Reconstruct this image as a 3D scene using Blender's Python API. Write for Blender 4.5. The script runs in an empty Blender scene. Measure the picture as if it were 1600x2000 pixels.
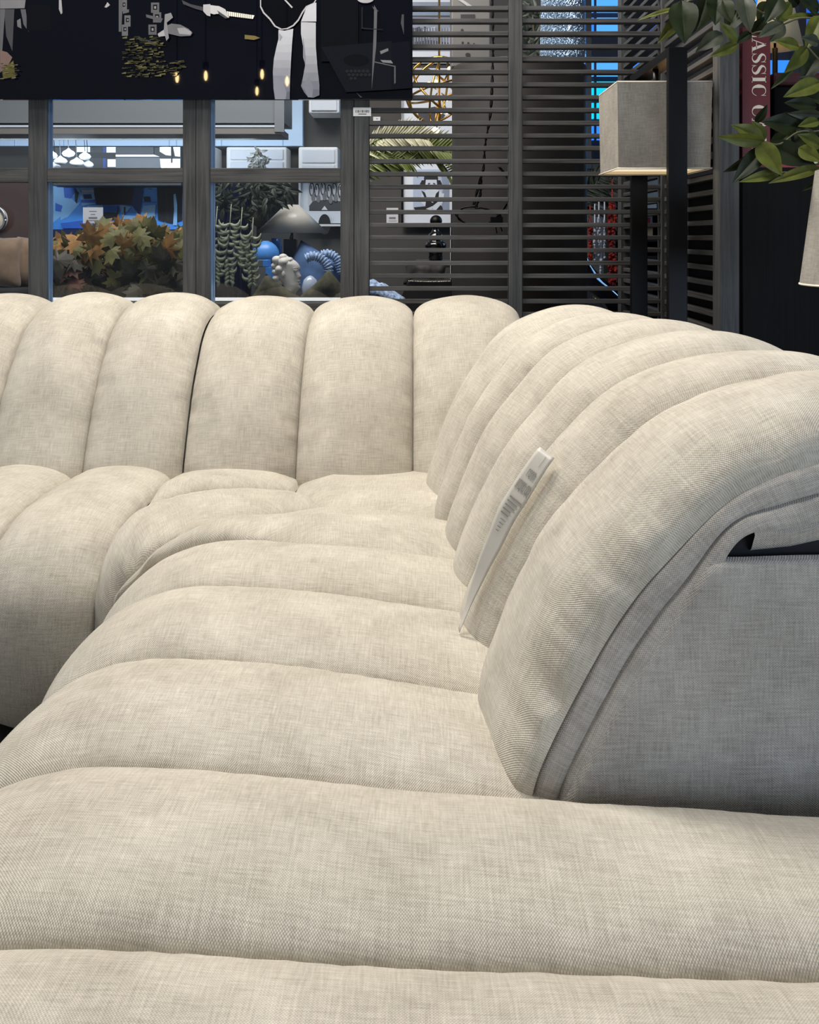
import bpy, bmesh, math, random
from mathutils import Vector, Matrix, noise
from mathutils.geometry import tessellate_polygon
SC = bpy.context.scene
COL = SC.collection
R = math.radians

# ------------------------------------------------------------------ camera
F, VX, VY, EYE = 1850.0, 815.0, 463.0, 1.07
cd = bpy.data.cameras.new('camera')
cam = bpy.data.objects.new('camera', cd)
COL.objects.link(cam)
cam.location = (0, 0, EYE)
cam.rotation_euler = (R(90), 0, 0)
cd.sensor_fit = 'HORIZONTAL'
cd.sensor_width = 36
cd.lens = 36 * F / 1600
cd.shift_x = (800 - VX) / 1600
cd.shift_y = -(1000 - VY) / 1600
cd.clip_start = 0.05
cd.clip_end = 100
SC.camera = cam

# ------------------------------------------------------------------ light
SC.view_settings.view_transform = 'Standard'
SC.view_settings.look = 'None'
SC.view_settings.exposure = 0.70
SC.view_settings.gamma = 1
SC.view_settings.use_curve_mapping = False
W = bpy.data.worlds.new('world')
SC.world = W
W.use_nodes = True
W.node_tree.nodes['Background'].inputs[0].default_value = (0.80, 0.88, 1.0, 1)
W.node_tree.nodes['Background'].inputs[1].default_value = 0.10

def area(name, loc, target, size, power, col, size_y=None, spread=180):
    l = bpy.data.lights.new(name, 'AREA')
    l.energy = power
    l.color = col
    l.shape = 'RECTANGLE'
    l.size = size
    l.size_y = size_y or size
    l.spread = R(spread)
    o = bpy.data.objects.new(name, l)
    COL.objects.link(o)
    o.location = loc
    d = Vector(target) - Vector(loc)
    o.rotation_euler = d.to_track_quat('-Z', 'Y').to_euler()
    return o

WARM = (1.0, 0.92, 0.81)
COOL = (0.62, 0.79, 1.0)
area('ceiling_light_front', (-0.75, 2.75, 3.1), (-0.2, 1.7, 0.4), 0.9, 54, WARM, 0.5)
area('ceiling_light_near', (0.0, 1.35, 3.1), (0.1, 1.0, 0.4), 0.9, 27, (1.0, 0.96, 0.90), 0.8)
area('shop_window_light', (2.2, -1.7, 1.0), (0.5, 1.2, 0.6), 1.8, 30, COOL, 1.2)
area('left_fill_light', (-4.3, 1.2, 1.0), (-0.4, 2.2, 0.7), 1.6, 14, (0.9, 0.95, 1.0), 1.0)  # added fill from the left, not a known daylight source
area('rear_ceiling_light', (-0.9, 3.75, 3.0), (-0.9, 4.7, 0.9), 2.2, 52, (1.0, 0.95, 0.9), 1.0)
area('rear_window_light', (1.9, 5.6, 1.6), (-0.6, 4.1, 0.9), 0.9, 8, (0.25, 0.55, 1.0), 1.2)
area('canopy_tube_light', (-1.75, 5.22, 1.59), (-1.75, 5.96, 1.15), 1.7, 6, (0.8, 0.9, 1.0), 0.06)

# ------------------------------------------------------------------ helpers
def P(px, py, D):
    return Vector(((px - VX) * D / F, D, EYE + (VY - py) * D / F))

def lin(c):
    def f(v):
        v /= 255.0
        return v / 12.92 if v <= 0.04045 else ((v + 0.055) / 1.055) ** 2.4
    return (f(c[0]), f(c[1]), f(c[2]), 1)

MATS = {}
def mat(name, rgb, rough=0.6, metal=0.0, spec=0.5, noise_amt=0.0, noise_scale=20, coat=0.0,
        bump=0.0, bump_scale=200, stretch=(1, 1, 1), emit=0.0, trans=0.0, alpha=1.0, sheen=0.0, sss=0.0):
    if name in MATS:
        return MATS[name]
    m = bpy.data.materials.new(name)
    m.use_nodes = True
    nt = m.node_tree
    b = nt.nodes['Principled BSDF']
    c = lin(rgb)
    b.inputs['Base Color'].default_value = c
    b.inputs['Roughness'].default_value = rough
    b.inputs['Metallic'].default_value = metal
    b.inputs['Specular IOR Level'].default_value = spec
    b.inputs['Coat Weight'].default_value = coat
    b.inputs['Coat Roughness'].default_value = 0.03
    b.inputs['Transmission Weight'].default_value = trans
    b.inputs['Alpha'].default_value = alpha
    b.inputs['Sheen Weight'].default_value = sheen
    tc = nt.nodes.new('ShaderNodeTexCoord')
    mp = nt.nodes.new('ShaderNodeMapping')
    mp.inputs['Scale'].default_value = stretch
    nt.links.new(tc.outputs['Object'], mp.inputs[0])
    n = nt.nodes.new('ShaderNodeTexNoise')
    n.inputs['Scale'].default_value = noise_scale
    n.inputs['Detail'].default_value = 6
    nt.links.new(mp.outputs[0], n.inputs['Vector'])
    mx = nt.nodes.new('ShaderNodeMixRGB')
    k = noise_amt
    mx.inputs[1].default_value = (c[0] * (1 - k), c[1] * (1 - k), c[2] * (1 - k), 1)
    mx.inputs[2].default_value = (min(1, c[0] * (1 + k)), min(1, c[1] * (1 + k)), min(1, c[2] * (1 + k)), 1)
    cr = nt.nodes.new('ShaderNodeMapRange')
    cr.inputs[1].default_value = 0.3
    cr.inputs[2].default_value = 0.7
    nt.links.new(n.outputs['Fac'], cr.inputs[0])
    nt.links.new(cr.outputs[0], mx.inputs[0])
    nt.links.new(mx.outputs[0], b.inputs['Base Color'])
    if bump:
        n2 = nt.nodes.new('ShaderNodeTexNoise')
        n2.inputs['Scale'].default_value = bump_scale
        n2.inputs['Detail'].default_value = 4
        nt.links.new(mp.outputs[0], n2.inputs['Vector'])
        bp = nt.nodes.new('ShaderNodeBump')
        bp.inputs['Strength'].default_value = bump
        bp.inputs['Distance'].default_value = 0.002
        nt.links.new(n2.outputs['Fac'], bp.inputs['Height'])
        nt.links.new(bp.outputs[0], b.inputs['Normal'])
    if emit:
        b.inputs['Emission Color'].default_value = c
        b.inputs['Emission Strength'].default_value = emit
    MATS[name] = m
    return m

def math_node(nt, op, a, b=None, c=None):
    n = nt.nodes.new('ShaderNodeMath')
    n.operation = op
    for i, v in enumerate((a, b, c)):
        if v is None:
            continue
        if isinstance(v, (int, float)):
            n.inputs[i].default_value = v
        else:
            nt.links.new(v, n.inputs[i])
    return n.outputs[0]

def fabric(name, dark, light, pitch=0.0052, bump=0.5, sheen=0.25, scale=1.0, contrast=0.35):
    """plain woven melange cloth, patterned in metres along the mesh's UV map"""
    m = bpy.data.materials.new(name)
    m.use_nodes = True
    nt = m.node_tree
    L = nt.links.new
    b = nt.nodes['Principled BSDF']
    b.inputs['Roughness'].default_value = 0.85
    b.inputs['Specular IOR Level'].default_value = 0.2
    b.inputs['Sheen Weight'].default_value = sheen
    b.inputs['Sheen Roughness'].default_value = 0.4
    uv = nt.nodes.new('ShaderNodeUVMap')
    sep = nt.nodes.new('ShaderNodeSeparateXYZ')
    wob = nt.nodes.new('ShaderNodeTexNoise')
    wob.inputs['Scale'].default_value = 9
    L(uv.outputs[0], wob.inputs['Vector'])
    L(uv.outputs[0], sep.inputs[0])
    u = math_node(nt, 'ADD', sep.outputs[0], math_node(nt, 'MULTIPLY', wob.outputs['Fac'], 0.012))
    v = math_node(nt, 'ADD', sep.outputs[1], math_node(nt, 'MULTIPLY', wob.outputs['Fac'], 0.012))
    k = 2 * math.pi / pitch
    su = math_node(nt, 'SINE', math_node(nt, 'MULTIPLY', u, k))
    sv = math_node(nt, 'SINE', math_node(nt, 'MULTIPLY', v, k * 1.15))
    weave = math_node(nt, 'MULTIPLY', su, sv)                      # -1..1 checker of threads
    w01 = math_node(nt, 'MULTIPLY_ADD', weave, 0.5, 0.5)
    # slubs: streaks along both thread directions
    def streak(sx, sy):
        mp = nt.nodes.new('ShaderNodeMapping')
        mp.inputs['Scale'].default_value = (sx, sy, 1)
        L(uv.outputs[0], mp.inputs[0])
        n = nt.nodes.new('ShaderNodeTexNoise')
        n.inputs['Scale'].default_value = 1
        n.inputs['Detail'].default_value = 5
        n.inputs['Roughness'].default_value = 0.65
        L(mp.outputs[0], n.inputs['Vector'])
        return n.outputs['Fac']
    s1 = streak(420, 28)
    s2 = streak(24, 380)
    big = streak(11, 8)
    f = math_node(nt, 'ADD', math_node(nt, 'MULTIPLY', s1, 0.95), math_node(nt, 'MULTIPLY', s2, 0.95))
    f = math_node(nt, 'ADD', f, math_node(nt, 'MULTIPLY', big, 0.9))
    f = math_node(nt, 'ADD', f, math_node(nt, 'MULTIPLY', w01, contrast))
    f = math_node(nt, 'ADD', f, -0.90 - contrast * 0.5)
    mx = nt.nodes.new('ShaderNodeMixRGB')
    mx.inputs[1].default_value = lin(dark)
    mx.inputs[2].default_value = lin(light)
    cl = nt.nodes.new('ShaderNodeClamp')
    L(f, cl.inputs[0])
    L(cl.outputs[0], mx.inputs[0])
    L(mx.outputs[0], b.inputs['Base Color'])
    bp = nt.nodes.new('ShaderNodeBump')
    bp.inputs['Strength'].default_value = bump
    bp.inputs['Distance'].default_value = 0.0012
    L(w01, bp.inputs['Height'])
    L(bp.outputs[0], b.inputs['Normal'])
    MATS[name] = m
    return m

def wood(name, dark, light, axis, rough=0.55, scale=1.0, spec=0.4):
    """brushed stained wood, grain running along axis 0/1/2"""
    m = bpy.data.materials.new(name)
    m.use_nodes = True
    nt = m.node_tree
    L = nt.links.new
    b = nt.nodes['Principled BSDF']
    b.inputs['Roughness'].default_value = rough
    b.inputs['Specular IOR Level'].default_value = spec
    tc = nt.nodes.new('ShaderNodeTexCoord')
    mp = nt.nodes.new('ShaderNodeMapping')
    s = [90 * scale] * 3
    s[axis] = 3 * scale
    mp.inputs['Scale'].default_value = s
    L(tc.outputs['Object'], mp.inputs[0])
    n = nt.nodes.new('ShaderNodeTexNoise')
    n.inputs['Scale'].default_value = 1
    n.inputs['Detail'].default_value = 8
    n.inputs['Roughness'].default_value = 0.6
    n.inputs['Distortion'].default_value = 0.6
    L(mp.outputs[0], n.inputs['Vector'])
    n2 = nt.nodes.new('ShaderNodeTexNoise')
    n2.inputs['Scale'].default_value = 5
    n2.inputs['Detail'].default_value = 3
    L(tc.outputs['Object'], n2.inputs['Vector'])
    f = math_node(nt, 'ADD', math_node(nt, 'MULTIPLY', n.outputs['Fac'], 2.2), math_node(nt, 'MULTIPLY', n2.outputs['Fac'], 0.9))
    f = math_node(nt, 'ADD', f, -1.05)
    cl = nt.nodes.new('ShaderNodeClamp')
    L(f, cl.inputs[0])
    mx = nt.nodes.new('ShaderNodeMixRGB')
    mx.inputs[1].default_value = lin(dark)
    mx.inputs[2].default_value = lin(light)
    L(cl.outputs[0], mx.inputs[0])
    L(mx.outputs[0], b.inputs['Base Color'])
    bp = nt.nodes.new('ShaderNodeBump')
    bp.inputs['Strength'].default_value = 0.35
    bp.inputs['Distance'].default_value = 0.001
    L(n.outputs['Fac'], bp.inputs['Height'])
    L(bp.outputs[0], b.inputs['Normal'])
    MATS[name] = m
    return m

class MB:
    """collects shapes and links them as ONE mesh object"""
    def __init__(self):
        self.v, self.f, self.mi, self.uv, self.sm = [], [], [], {}, []
    def add(self, vs, fs, mi=0, smooth=False):
        o = len(self.v)
        self.v += [tuple(v) for v in vs]
        for f in fs:
            self.f.append(tuple(i + o for i in f))
            self.mi.append(mi)
            self.sm.append(smooth)
        return o
    def box(self, lo, hi, mi=0, M=None):
        x0, y0, z0 = lo
        x1, y1, z1 = hi
        vs = [Vector(p) for p in ((x0,y0,z0),(x1,y0,z0),(x1,y1,z0),(x0,y1,z0),(x0,y0,z1),(x1,y0,z1),(x1,y1,z1),(x0,y1,z1))]
        if M:
            vs = [M @ v for v in vs]
        self.add(vs, [(0,3,2,1),(4,5,6,7),(0,1,5,4),(1,2,6,5),(2,3,7,6),(3,0,4,7)], mi)
    def tube(self, pts, r, n=10, mi=0, caps=True):
        pts = [Vector(p) for p in pts]
        rs = r if isinstance(r, (list, tuple)) else [r] * len(pts)
        rings = []
        up = Vector((0, 0, 1))
        prev = None
        for i, p in enumerate(pts):
            t = (pts[min(i+1, len(pts)-1)] - pts[max(i-1, 0)])
            if t.length < 1e-9:
                t = Vector((0, 0, 1))
            t.normalize()
            a = prev if prev is not None else (up if abs(t.dot(up)) < 0.95 else Vector((1, 0, 0)))
            x = (a - t * a.dot(t))
            if x.length < 1e-6:
                x = t.orthogonal()
            x.normalize()
            prev = x
            y = t.cross(x)
            rings.append([p + (x * math.cos(2*math.pi*k/n) + y * math.sin(2*math.pi*k/n)) * rs[i] for k in range(n)])
        vs = [v for rg in rings for v in rg]
        fs = []
        for i in range(len(rings)-1):
            for k in range(n):
                a, b_ = i*n+k, i*n+(k+1) % n
                fs.append((a, b_, b_+n, a+n))
        if caps:
            fs.append(tuple(range(n))[::-1])
            fs.append(tuple(range(len(vs)-n, len(vs))))
        self.add(vs, fs, mi, True)
    def lathe(self, prof, c=(0, 0, 0), n=40, mi=0, sx=1, sy=1):
        c = Vector(c)
        vs, fs = [], []
        for r, z in prof:
            for k in range(n):
                a = 2*math.pi*k/n
                vs.append(c + Vector((r*sx*math.cos(a), r*sy*math.sin(a), z)))
        for i in range(len(prof)-1):
            for k in range(n):
                a, b_ = i*n+k, i*n+(k+1) % n
                fs.append((a, b_, b_+n, a+n))
        self.add(vs, fs, mi, True)
    def ball(self, c, r, n=14, mi=0, s=(1, 1, 1)):
        c = Vector(c)
        vs, fs = [], []
        m = n // 2
        for i in range(m+1):
            th = math.pi*i/m
            for k in range(n):
                a = 2*math.pi*k/n
                vs.append(c + Vector((r*s[0]*math.sin(th)*math.cos(a), r*s[1]*math.sin(th)*math.sin(a), r*s[2]*math.cos(th))))
        for i in range(m):
            for k in range(n):
                a, b_ = i*n+k, i*n+(k+1) % n
                fs.append((a, a+n, b_+n, b_))
        self.add(vs, fs, mi, True)
    def grid(self, rows, mi=0, smooth=True, uvs=None):
        """rows: list of equal-length lists of points"""
        nr, nc = len(rows), len(rows[0])
        o = self.add([p for r in rows for p in r],
                     [(i*nc+j, i*nc+j+1, (i+1)*nc+j+1, (i+1)*nc+j) for i in range(nr-1) for j in range(nc-1)], mi, smooth)
        if uvs:
            for i in range(nr):
                for j in range(nc):
                    self.uv[o + i*nc + j] = uvs[i][j]
    def poly(self, pts, mi=0, thick=0.0, axis=Vector((0, 1, 0))):
        pts = [Vector(p) for p in pts]
        tris = tessellate_polygon([pts])
        self.add(pts, [tuple(t) for t in tris], mi)
        if thick:
            q = [p + axis * thick for p in pts]
            n = len(pts)
            self.add(q, [tuple(t)[::-1] for t in tris], mi)
            self.add(pts + q, [(i, (i+1) % n, n + (i+1) % n, n + i) for i in range(n)], mi)
    def build(self, name, mats, parent=None, solid=0.0, merge=False, bevel=0.0, fix=True):
        me = bpy.data.meshes.new(name)
        me.from_pydata(self.v, [], self.f)
        if not isinstance(mats, (list, tuple)):
            mats = [mats]
        for m in mats:
            me.materials.append(m)
        me.polygons.foreach_set('material_index', self.mi)
        me.polygons.foreach_set('use_smooth', self.sm)
        if self.uv:
            l = me.uv_layers.new(name='UVMap')
            for lp in me.loops:
                l.data[lp.index].uv = self.uv.get(lp.vertex_index, (0, 0))
        me.update()
        if merge or fix:
            bm = bmesh.new()
            bm.from_mesh(me)
            if merge:
                bmesh.ops.remove_doubles(bm, verts=bm.verts, dist=0.0002)
            if fix:
                bmesh.ops.recalc_face_normals(bm, faces=bm.faces)
            bm.to_mesh(me)
            bm.free()
        o = bpy.data.objects.new(name, me)
        COL.objects.link(o)
        if parent:
            o.parent = parent
            o.matrix_parent_inverse = Matrix.Translation(-parent.location)
        if bevel:
            b = o.modifiers.new('bevel', 'BEVEL')
            b.width = bevel
            b.segments = 2
            b.limit_method = 'ANGLE'
        if solid:
            s = o.modifiers.new('solid', 'SOLIDIFY')
            s.thickness = solid
            s.offset = 0
        return o

def tag(o, label=None, cat=None, group=None, kind=None):
    if label: o['label'] = label
    if cat: o['category'] = cat
    if group: o['group'] = group
    if kind: o['kind'] = kind
    return o

def thing(name, loc, label, cat, group=None):
    o = bpy.data.objects.new(name, None)
    COL.objects.link(o)
    o.location = loc
    o.empty_display_size = 0.1
    return tag(o, label, cat, group)

def spline(pts, n, closed=False):
    """Catmull-Rom through pts resampled evenly by arc length to n points"""
    pts = [Vector(p) for p in pts]
    out = []
    m = len(pts)
    for i in range(m-1):
        p0 = pts[i-1] if i > 0 else pts[i]*2 - pts[i+1]
        p1, p2 = pts[i], pts[i+1]
        p3 = pts[i+2] if i+2 < m else pts[i+1]*2 - pts[i]
        for k in range(16):
            t = k/16
            out.append(0.5*((2*p1) + (p2-p0)*t + (2*p0-5*p1+4*p2-p3)*t*t + (-p0+3*p1-3*p2+p3)*t**3))
    out.append(pts[-1])
    d = [0]
    for a, b in zip(out, out[1:]):
        d.append(d[-1] + (b-a).length)
    tot = d[-1] or 1e-9
    res = []
    j = 0
    for k in range(n):
        s = tot*k/(n-1)
        while j < len(d)-2 and d[j+1] < s:
            j += 1
        seg = d[j+1]-d[j] or 1e-9
        res.append(out[j].lerp(out[j+1], min(1, max(0, (s-d[j])/seg))))
    return res
# ------------------------------------------------------------------ setting
m_floor = mat('dark_carpet', (92, 88, 84), rough=0.95, noise_amt=0.5, noise_scale=260, bump=0.6, bump_scale=500)
b = MB(); b.box((-4.5, -2.5, -0.05), (4.5, 7.0, 0.0))
tag(b.build('floor', m_floor), kind='structure')
m_wall = mat('charcoal_paint', (74, 72, 70), rough=0.8, noise_amt=0.06, noise_scale=3)
b = MB(); b.box((-4.5, 6.0, 0.0), (1.05, 6.12, 3.4))
tag(b.build('wall_back', m_wall), kind='structure')
b = MB(); b.box((1.05, 6.0, 0.0), (4.0, 6.12, 1.50))
tag(b.build('wall_right', m_wall), kind='structure')

# ------------------------------------------------------------------ sofa
SOFA = fabric('sofa_fabric', (148, 141, 128), (221, 215, 202), pitch=0.0031, bump=0.6, sheen=0.2)
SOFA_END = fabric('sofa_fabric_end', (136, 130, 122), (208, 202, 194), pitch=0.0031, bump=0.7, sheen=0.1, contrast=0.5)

def rnd(seed):
    return random.Random(seed)

def channel(mb, A, B, bulge, seed=0, nw=36, taper0=0.0, taper1=0.0, pucker=0.004, soft=0.004, flip=1, pf=28, pd=.035, uvo=(0, 0), p=2.1, q=0.5, mi=0):
    """one stuffed fabric channel between two seam polylines of equal length"""
    n = len(A)
    T = []
    for i in range(n):
        a = A[min(i+1, n-1)] - A[max(i-1, 0)]
        c = B[min(i+1, n-1)] - B[max(i-1, 0)]
        T.append((a + c))
    N = []
    wprev = None
    for i in range(n):
        w = B[i] - A[i]
        if w.length < 0.02 and wprev is not None:
            w = wprev
        wprev = w
        nn = w.cross(T[i]) * flip
        nn.normalize()
        N.append(nn)
    for _ in range(10):
        N = [N[0]] + [(N[i-1]+2*N[i]+N[i+1]).normalized() for i in range(1, n-1)] + [N[-1]]
    rows, uvs = [], []
    L = 0
    off = Vector((seed * 3.7, seed * 1.3, seed * 0.7))
    for i in range(n):
        if i:
            L += ((A[i]-A[i-1]).length + (B[i]-B[i-1]).length) / 2
        t = i/(n-1)
        w = (B[i]-A[i]).length
        bl = bulge(t) if callable(bulge) else bulge
        bl = min(bl, w*0.42)
        if taper0: bl *= min(1, (t/taper0))**0.5 if t < taper0 else 1
        if taper1: bl *= min(1, ((1-t)/taper1))**0.5 if t > 1-taper1 else 1
        row, uvr = [], []
        for k in range(nw+1):
            s = 0.5 - 0.5*math.cos(math.pi*k/nw)
            s = 0.6*s + 0.4*k/nw
            x = abs(2*s-1)
            h = max(0, 1 - x**p)**q
            pt = A[i].lerp(B[i], s)
            de = min(s, 1-s)*w
            pk = 0
            if pucker:
                side = 0 if s < 0.5 else 11.3
                nz = noise.noise(Vector((L*pf, side + seed*5, de*6)))
                nz2 = noise.noise(Vector((L*pf*2.1, side + seed*9, de*10)))
                pk = pucker * (nz + 0.5*nz2) * math.exp(-de/pd) * min(1, de/0.006)
            sf = soft * noise.noise(Vector((L*7, s*w*9, 0)) + off) * min(1, de/0.03)
            row.append(pt + N[i]*(bl*h + pk*1.4 + sf))
            uvr.append((s*w + uvo[0] + seed*0.37, L + uvo[1]))
        rows.append(row)
        uvs.append(uvr)
    mb.grid(rows, mi, True, uvs)

NB = 150
BACK = [(.10,.30),(.118,.38),(.136,.457),(.196,.574),(.243,.647),(.29,.70),(.348,.757),(.40,.787),(.467,.808),(.54,.818),
        (.62,.812),(.685,.785),(.725,.73),(.74,.65),(.745,.45),(.745,.14)]
def back_seam(mode, base, top=None, k=1.0, du=0.0, dz=0.0, n=NB):
    """mode 'R': leans to +X, seam lies at depth base..top; mode 'L': leans to +Y, seam lies at X base..top"""
    top = base if top is None else top
    pts = []
    for u, z in BACK:
        uu = 0.1 + (u-0.1)*k + du
        t = min(1, max(0, (z-0.42)/0.38))
        if u > 0.6: t = 1
        s = base + (top-base)*t
        zz = z + dz*t
        pts.append((uu, s, zz) if mode == 'R' else (s, 2.41+uu, zz))
    return spline(pts, n)

def back_bulge(b0, foot=.85):
    def f(t):
        return b0 * (foot + (1-foot)*min(1, t/.22) if t < 0.62 else max(0.35, 1 - (t-0.62)*2.2))
    return f

SEAT = [(.85,.375),(.7,.40),(.55,.415),(.4,.425),(.25,.425),(.17,.418),(.10,.395),(.05,.36),(.015,.315),(0,.255),(0,.19),(.012,.13),(.045,.092),(.12,.085)]
NS = 120

# --- left module -----------------------------------------------------------
ML = thing('sofa_section', (-1.27, 2.4, 0), 'beige channel-tufted sofa section at the left, with three-channel back cushion under the lounge picture', 'sofa')
mb = MB()
xs = [-1.405, -1.15, -.895, -.630]
for i in range(3):
    A = back_seam('L', xs[i]-.0, dz=.012); B = back_seam('L', xs[i+1], dz=.012)
    channel(mb, A, B, back_bulge(.066), seed=i+1, pucker=.005)
mb.build('backrest', SOFA, ML)
mb = MB()
def lseat(x, w=0.0):
    return spline([(x + (w if d < .1 else 0), 1.95+d, z) for d, z in SEAT], NS)
for i in range(3):
    channel(mb, lseat(xs[i]-.018*(i+1)/4), lseat(xs[i+1]-.018*(i+2)/4), .055, seed=i+11, pucker=.003, flip=-1)
mb.build('seat', SOFA, ML)
mb = MB(); mb.box((-1.36, 2.10, .06), (-.68, 3.0, .26)); mb.build('base', mat('sofa_under_fabric', (120, 112, 104), rough=.9, noise_amt=.1), ML)

# --- corner module ---------------------------------------------------------
MC = thing('sofa_section', (0.0, 2.4, 0), 'beige channel-tufted corner section of the sofa, its back turning the corner beside the floor lamp', 'sofa')
mb = MB()
xs = [-.626, -.325, -.012, .315]
for i in range(3):
    channel(mb, back_seam('L', xs[i]), back_seam('L', xs[i+1]), back_bulge(.068), seed=i+21, pucker=.005)
# closing side of the last channel
A = back_seam('L', .315)
mb.build('backrest', SOFA, MC)
mb = MB()
RS = [  # base depth, top depth, k, du, dz
    (1.90, 1.86, .91, 0, .012), (2.11, 2.08, .85, -.01, .010), (2.27, 2.27, .79, -.03, .010), (2.50, 2.56, .73, -.045, .010)]
sm = [back_seam('R', *r) for r in RS]
for i in range(3):
    channel(mb, sm[i], sm[i+1], back_bulge(.068), seed=i+31, pucker=.004, flip=-1)
mb.build('side_backrest', SOFA, MC)

# corner seat
def zseat(d):     # height of the seam above floor for distance behind the front
    for (d0, z0), (d1, z1) in zip(SEAT[:9], SEAT[1:9]):
        if d <= d0 and d >= d1:
            return z1 + (z0-z1)*(d-d1)/(d0-d1)
    return .375 if d > .8 else .255
def fseat(pts, n=NS, down=None):
    """pts: (x, y, distance behind front); down: (x, y) foot the seam drops along"""
    q = [(x, y, zseat(d)) for x, y, d in pts]
    if down:
        x, y = down
        q += [(x, y, .255), (x, y, .19), (x+.01, y+.01, .13), (x+.03, y+.03, .092), (x+.08, y+.08, .085)]
    return spline(q, n)
TIP = (-.645, 2.25, .30)
S1L = [(-.205, 2.25, .6), (-.30, 2.37, .6), (-.36, 2.385, .6), (-.46, 2.355, .45), (-.557, 2.30, .35), TIP]
mb = MB()
# c1
A = fseat([(-.645, 2.80, .8), (-.645, 2.6, .6), (-.645, 2.4, .45), TIP])
B = fseat([(-.32, 2.80, .8), (-.318, 2.6, .7), (-.315, 2.46, .6), (-.34, 2.395, .6), (-.46, 2.355, .45), (-.557, 2.30, .35), TIP])
channel(mb, A, B, .050, seed=41, taper1=.12, flip=-1)
# c2 : between S1 and S2, running left and down the front of the ear
A = fseat([(-.205, 2.25, .6), (-.29, 2.36, .6), (-.36, 2.385, .6), (-.46, 2.355, .45), (-.57, 2.29, .35), (-.635, 2.18, .22), (-.645, 2.06, .12), (-.645, 1.985, .04)], down=(-.645, 1.955))
B = fseat([(-.205, 2.25, .6), (-.27, 2.215, .6), (-.33, 2.165, .6), (-.40, 2.11, .45), (-.47, 2.04, .30), (-.535, 1.975, .17), (-.573, 1.94, .08), (-.592, 1.925, .03)], down=(-.60, 1.915))
channel(mb, A, B, .045, seed=42, taper0=.15, flip=-1)
# c3 : rear patch, loft runs along X
A = fseat([(-.32, 2.80, .8), (-.2, 2.80, .8), (0, 2.80, .8), (.3, 2.80, .8)])
B = fseat([(-.315, 2.40, .6), (-.27, 2.33, .6), (-.205, 2.25, .6), (-.066, 2.225, .6), (.06, 2.15, .6), (.3, 2.05, .6)])
channel(mb, A, B, .050, seed=43, taper0=.2, flip=1)
# c4
A = fseat([(.3, 2.05, .8), (.06, 2.15, .65), (-.066, 2.225, .6), (-.205, 2.25, .6), (-.27, 2.215, .6), (-.33, 2.165, .6), (-.40, 2.11, .45), (-.47, 2.04, .30), (-.535, 1.975, .17), (-.573, 1.94, .08), (-.592, 1.925, .03)], down=(-.60, 1.915))
B = fseat([(.3, 1.84, .85), (.06, 1.89, .65), (-.087, 1.935, .6), (-.266, 1.965, .5), (-.38, 1.98, .30), (-.46, 1.965, .18), (-.535, 1.945, .10), (-.58, 1.925, .04), (-.60, 1.905, .02)], down=(-.608, 1.895))
channel(mb, A, B, .042, seed=44, flip=-1)
mb.build('seat', SOFA, MC)
mb = MB(); mb.box((-.60, 2.12, .06), (.28, 3.0, .26)); mb.box((-.45, 2.0, .06), (.5, 2.12, .26)); mb.build('base', MATS['sofa_under_fabric'], MC)

# --- right module ----------------------------------------------------------
MR = thing('sofa_section', (0.1, 1.45, 0), 'beige channel-tufted sofa section on the right, its rolled three-channel back holding a paper price strip', 'sofa')
RS = [(1.09, 1.10, 1, .006, 0), (1.43, 1.395, 1, .006, 0), (1.67, 1.63, .965, 0, .002), (1.90, 1.86, .91, 0, .012)]
sm = [back_seam('R', *r, n=300) for r in RS]
mb = MB()
for i in range(3):
    channel(mb, sm[i], sm[i+1], back_bulge(.070 if i else .074, .5 if i == 0 else .8), seed=i+51, nw=52, pf=19 if i == 0 else 28, pd=.05 if i == 0 else .035, pucker=.009 if i == 0 else .003, flip=-1)
mb.build('backrest', SOFA, MR)
# seat
def rseat(dr, dl, n=150, xr=.3):
    """seam at depth dr at X=+.1 and dl at X=-.45"""
    pts = []
    for d, z in SEAT:
        x = -.575 + d
        y = dr + (dl-dr)*(0.1-x)/0.55
        if x < -.45: y = dl
        pts.append((x, y, z))
    return spline(pts, n)
mb = MB()
sd = [(1.885, 1.965), (1.625, 1.725), (1.345, 1.435), (1.068, 1.145)]
for i in range(3):
    channel(mb, rseat(*sd[i]), rseat(*sd[i+1]), .045, seed=i+61, nw=48, pucker=.0022, soft=.003, flip=-1)
mb.build('seat', SOFA, MR)
mb = MB(); mb.box((-.42, 1.20, .06), (.5, 1.86, .26)); mb.build('base', MATS['sofa_under_fabric'], MR)
# end strips and panel of the back, facing the viewer
mb = MB()
seam = [Vector((p.x, 1.10, p.z)) for p in sm[0]]
def offset_curve(c, d):
    out = []
    for i, p in enumerate(c):
        t = c[min(i+1, len(c)-1)] - c[max(i-1, 0)]
        t.normalize()
        nrm = Vector((t.z, 0, -t.x))      # towards the inside of the roll
        if p.x > .25: d2 = d*(1 - .38*math.exp(-((p.x-.345)/.045)**2))
        else: d2 = d
        out.append(p + nrm*d2)
    return out
def strip(mb, c0, c1, y0, y1, puff, seed):
    rows, uvs = [], []
    L = 0
    for i in range(len(c0)):
        if i: L += (c0[i]-c0[i-1]).length
        row, uvr = [], []
        for k in range(9):
            s = k/8
            p = c0[i].lerp(c1[i], s)
            h = (1-(2*s-1)**4)**.5
            row.append(Vector((p.x, y0+(y1-y0)*s - puff*h + .0015*noise.noise(Vector((L*40, s, seed)))*h, p.z)))
            uvr.append(((c1[i]-c0[i]).length*s + seed, L))
        rows.append(row); uvs.append(uvr)
    mb.grid(rows, 0, True, uvs)
lo = [p for p in seam if p.z > .39][:]
i0 = next(i for i, p in enumerate(seam) if p.z > .385)
i1 = next(i for i, p in enumerate(seam) if p.x > .715)
sg = seam[i0:i1]
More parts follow.
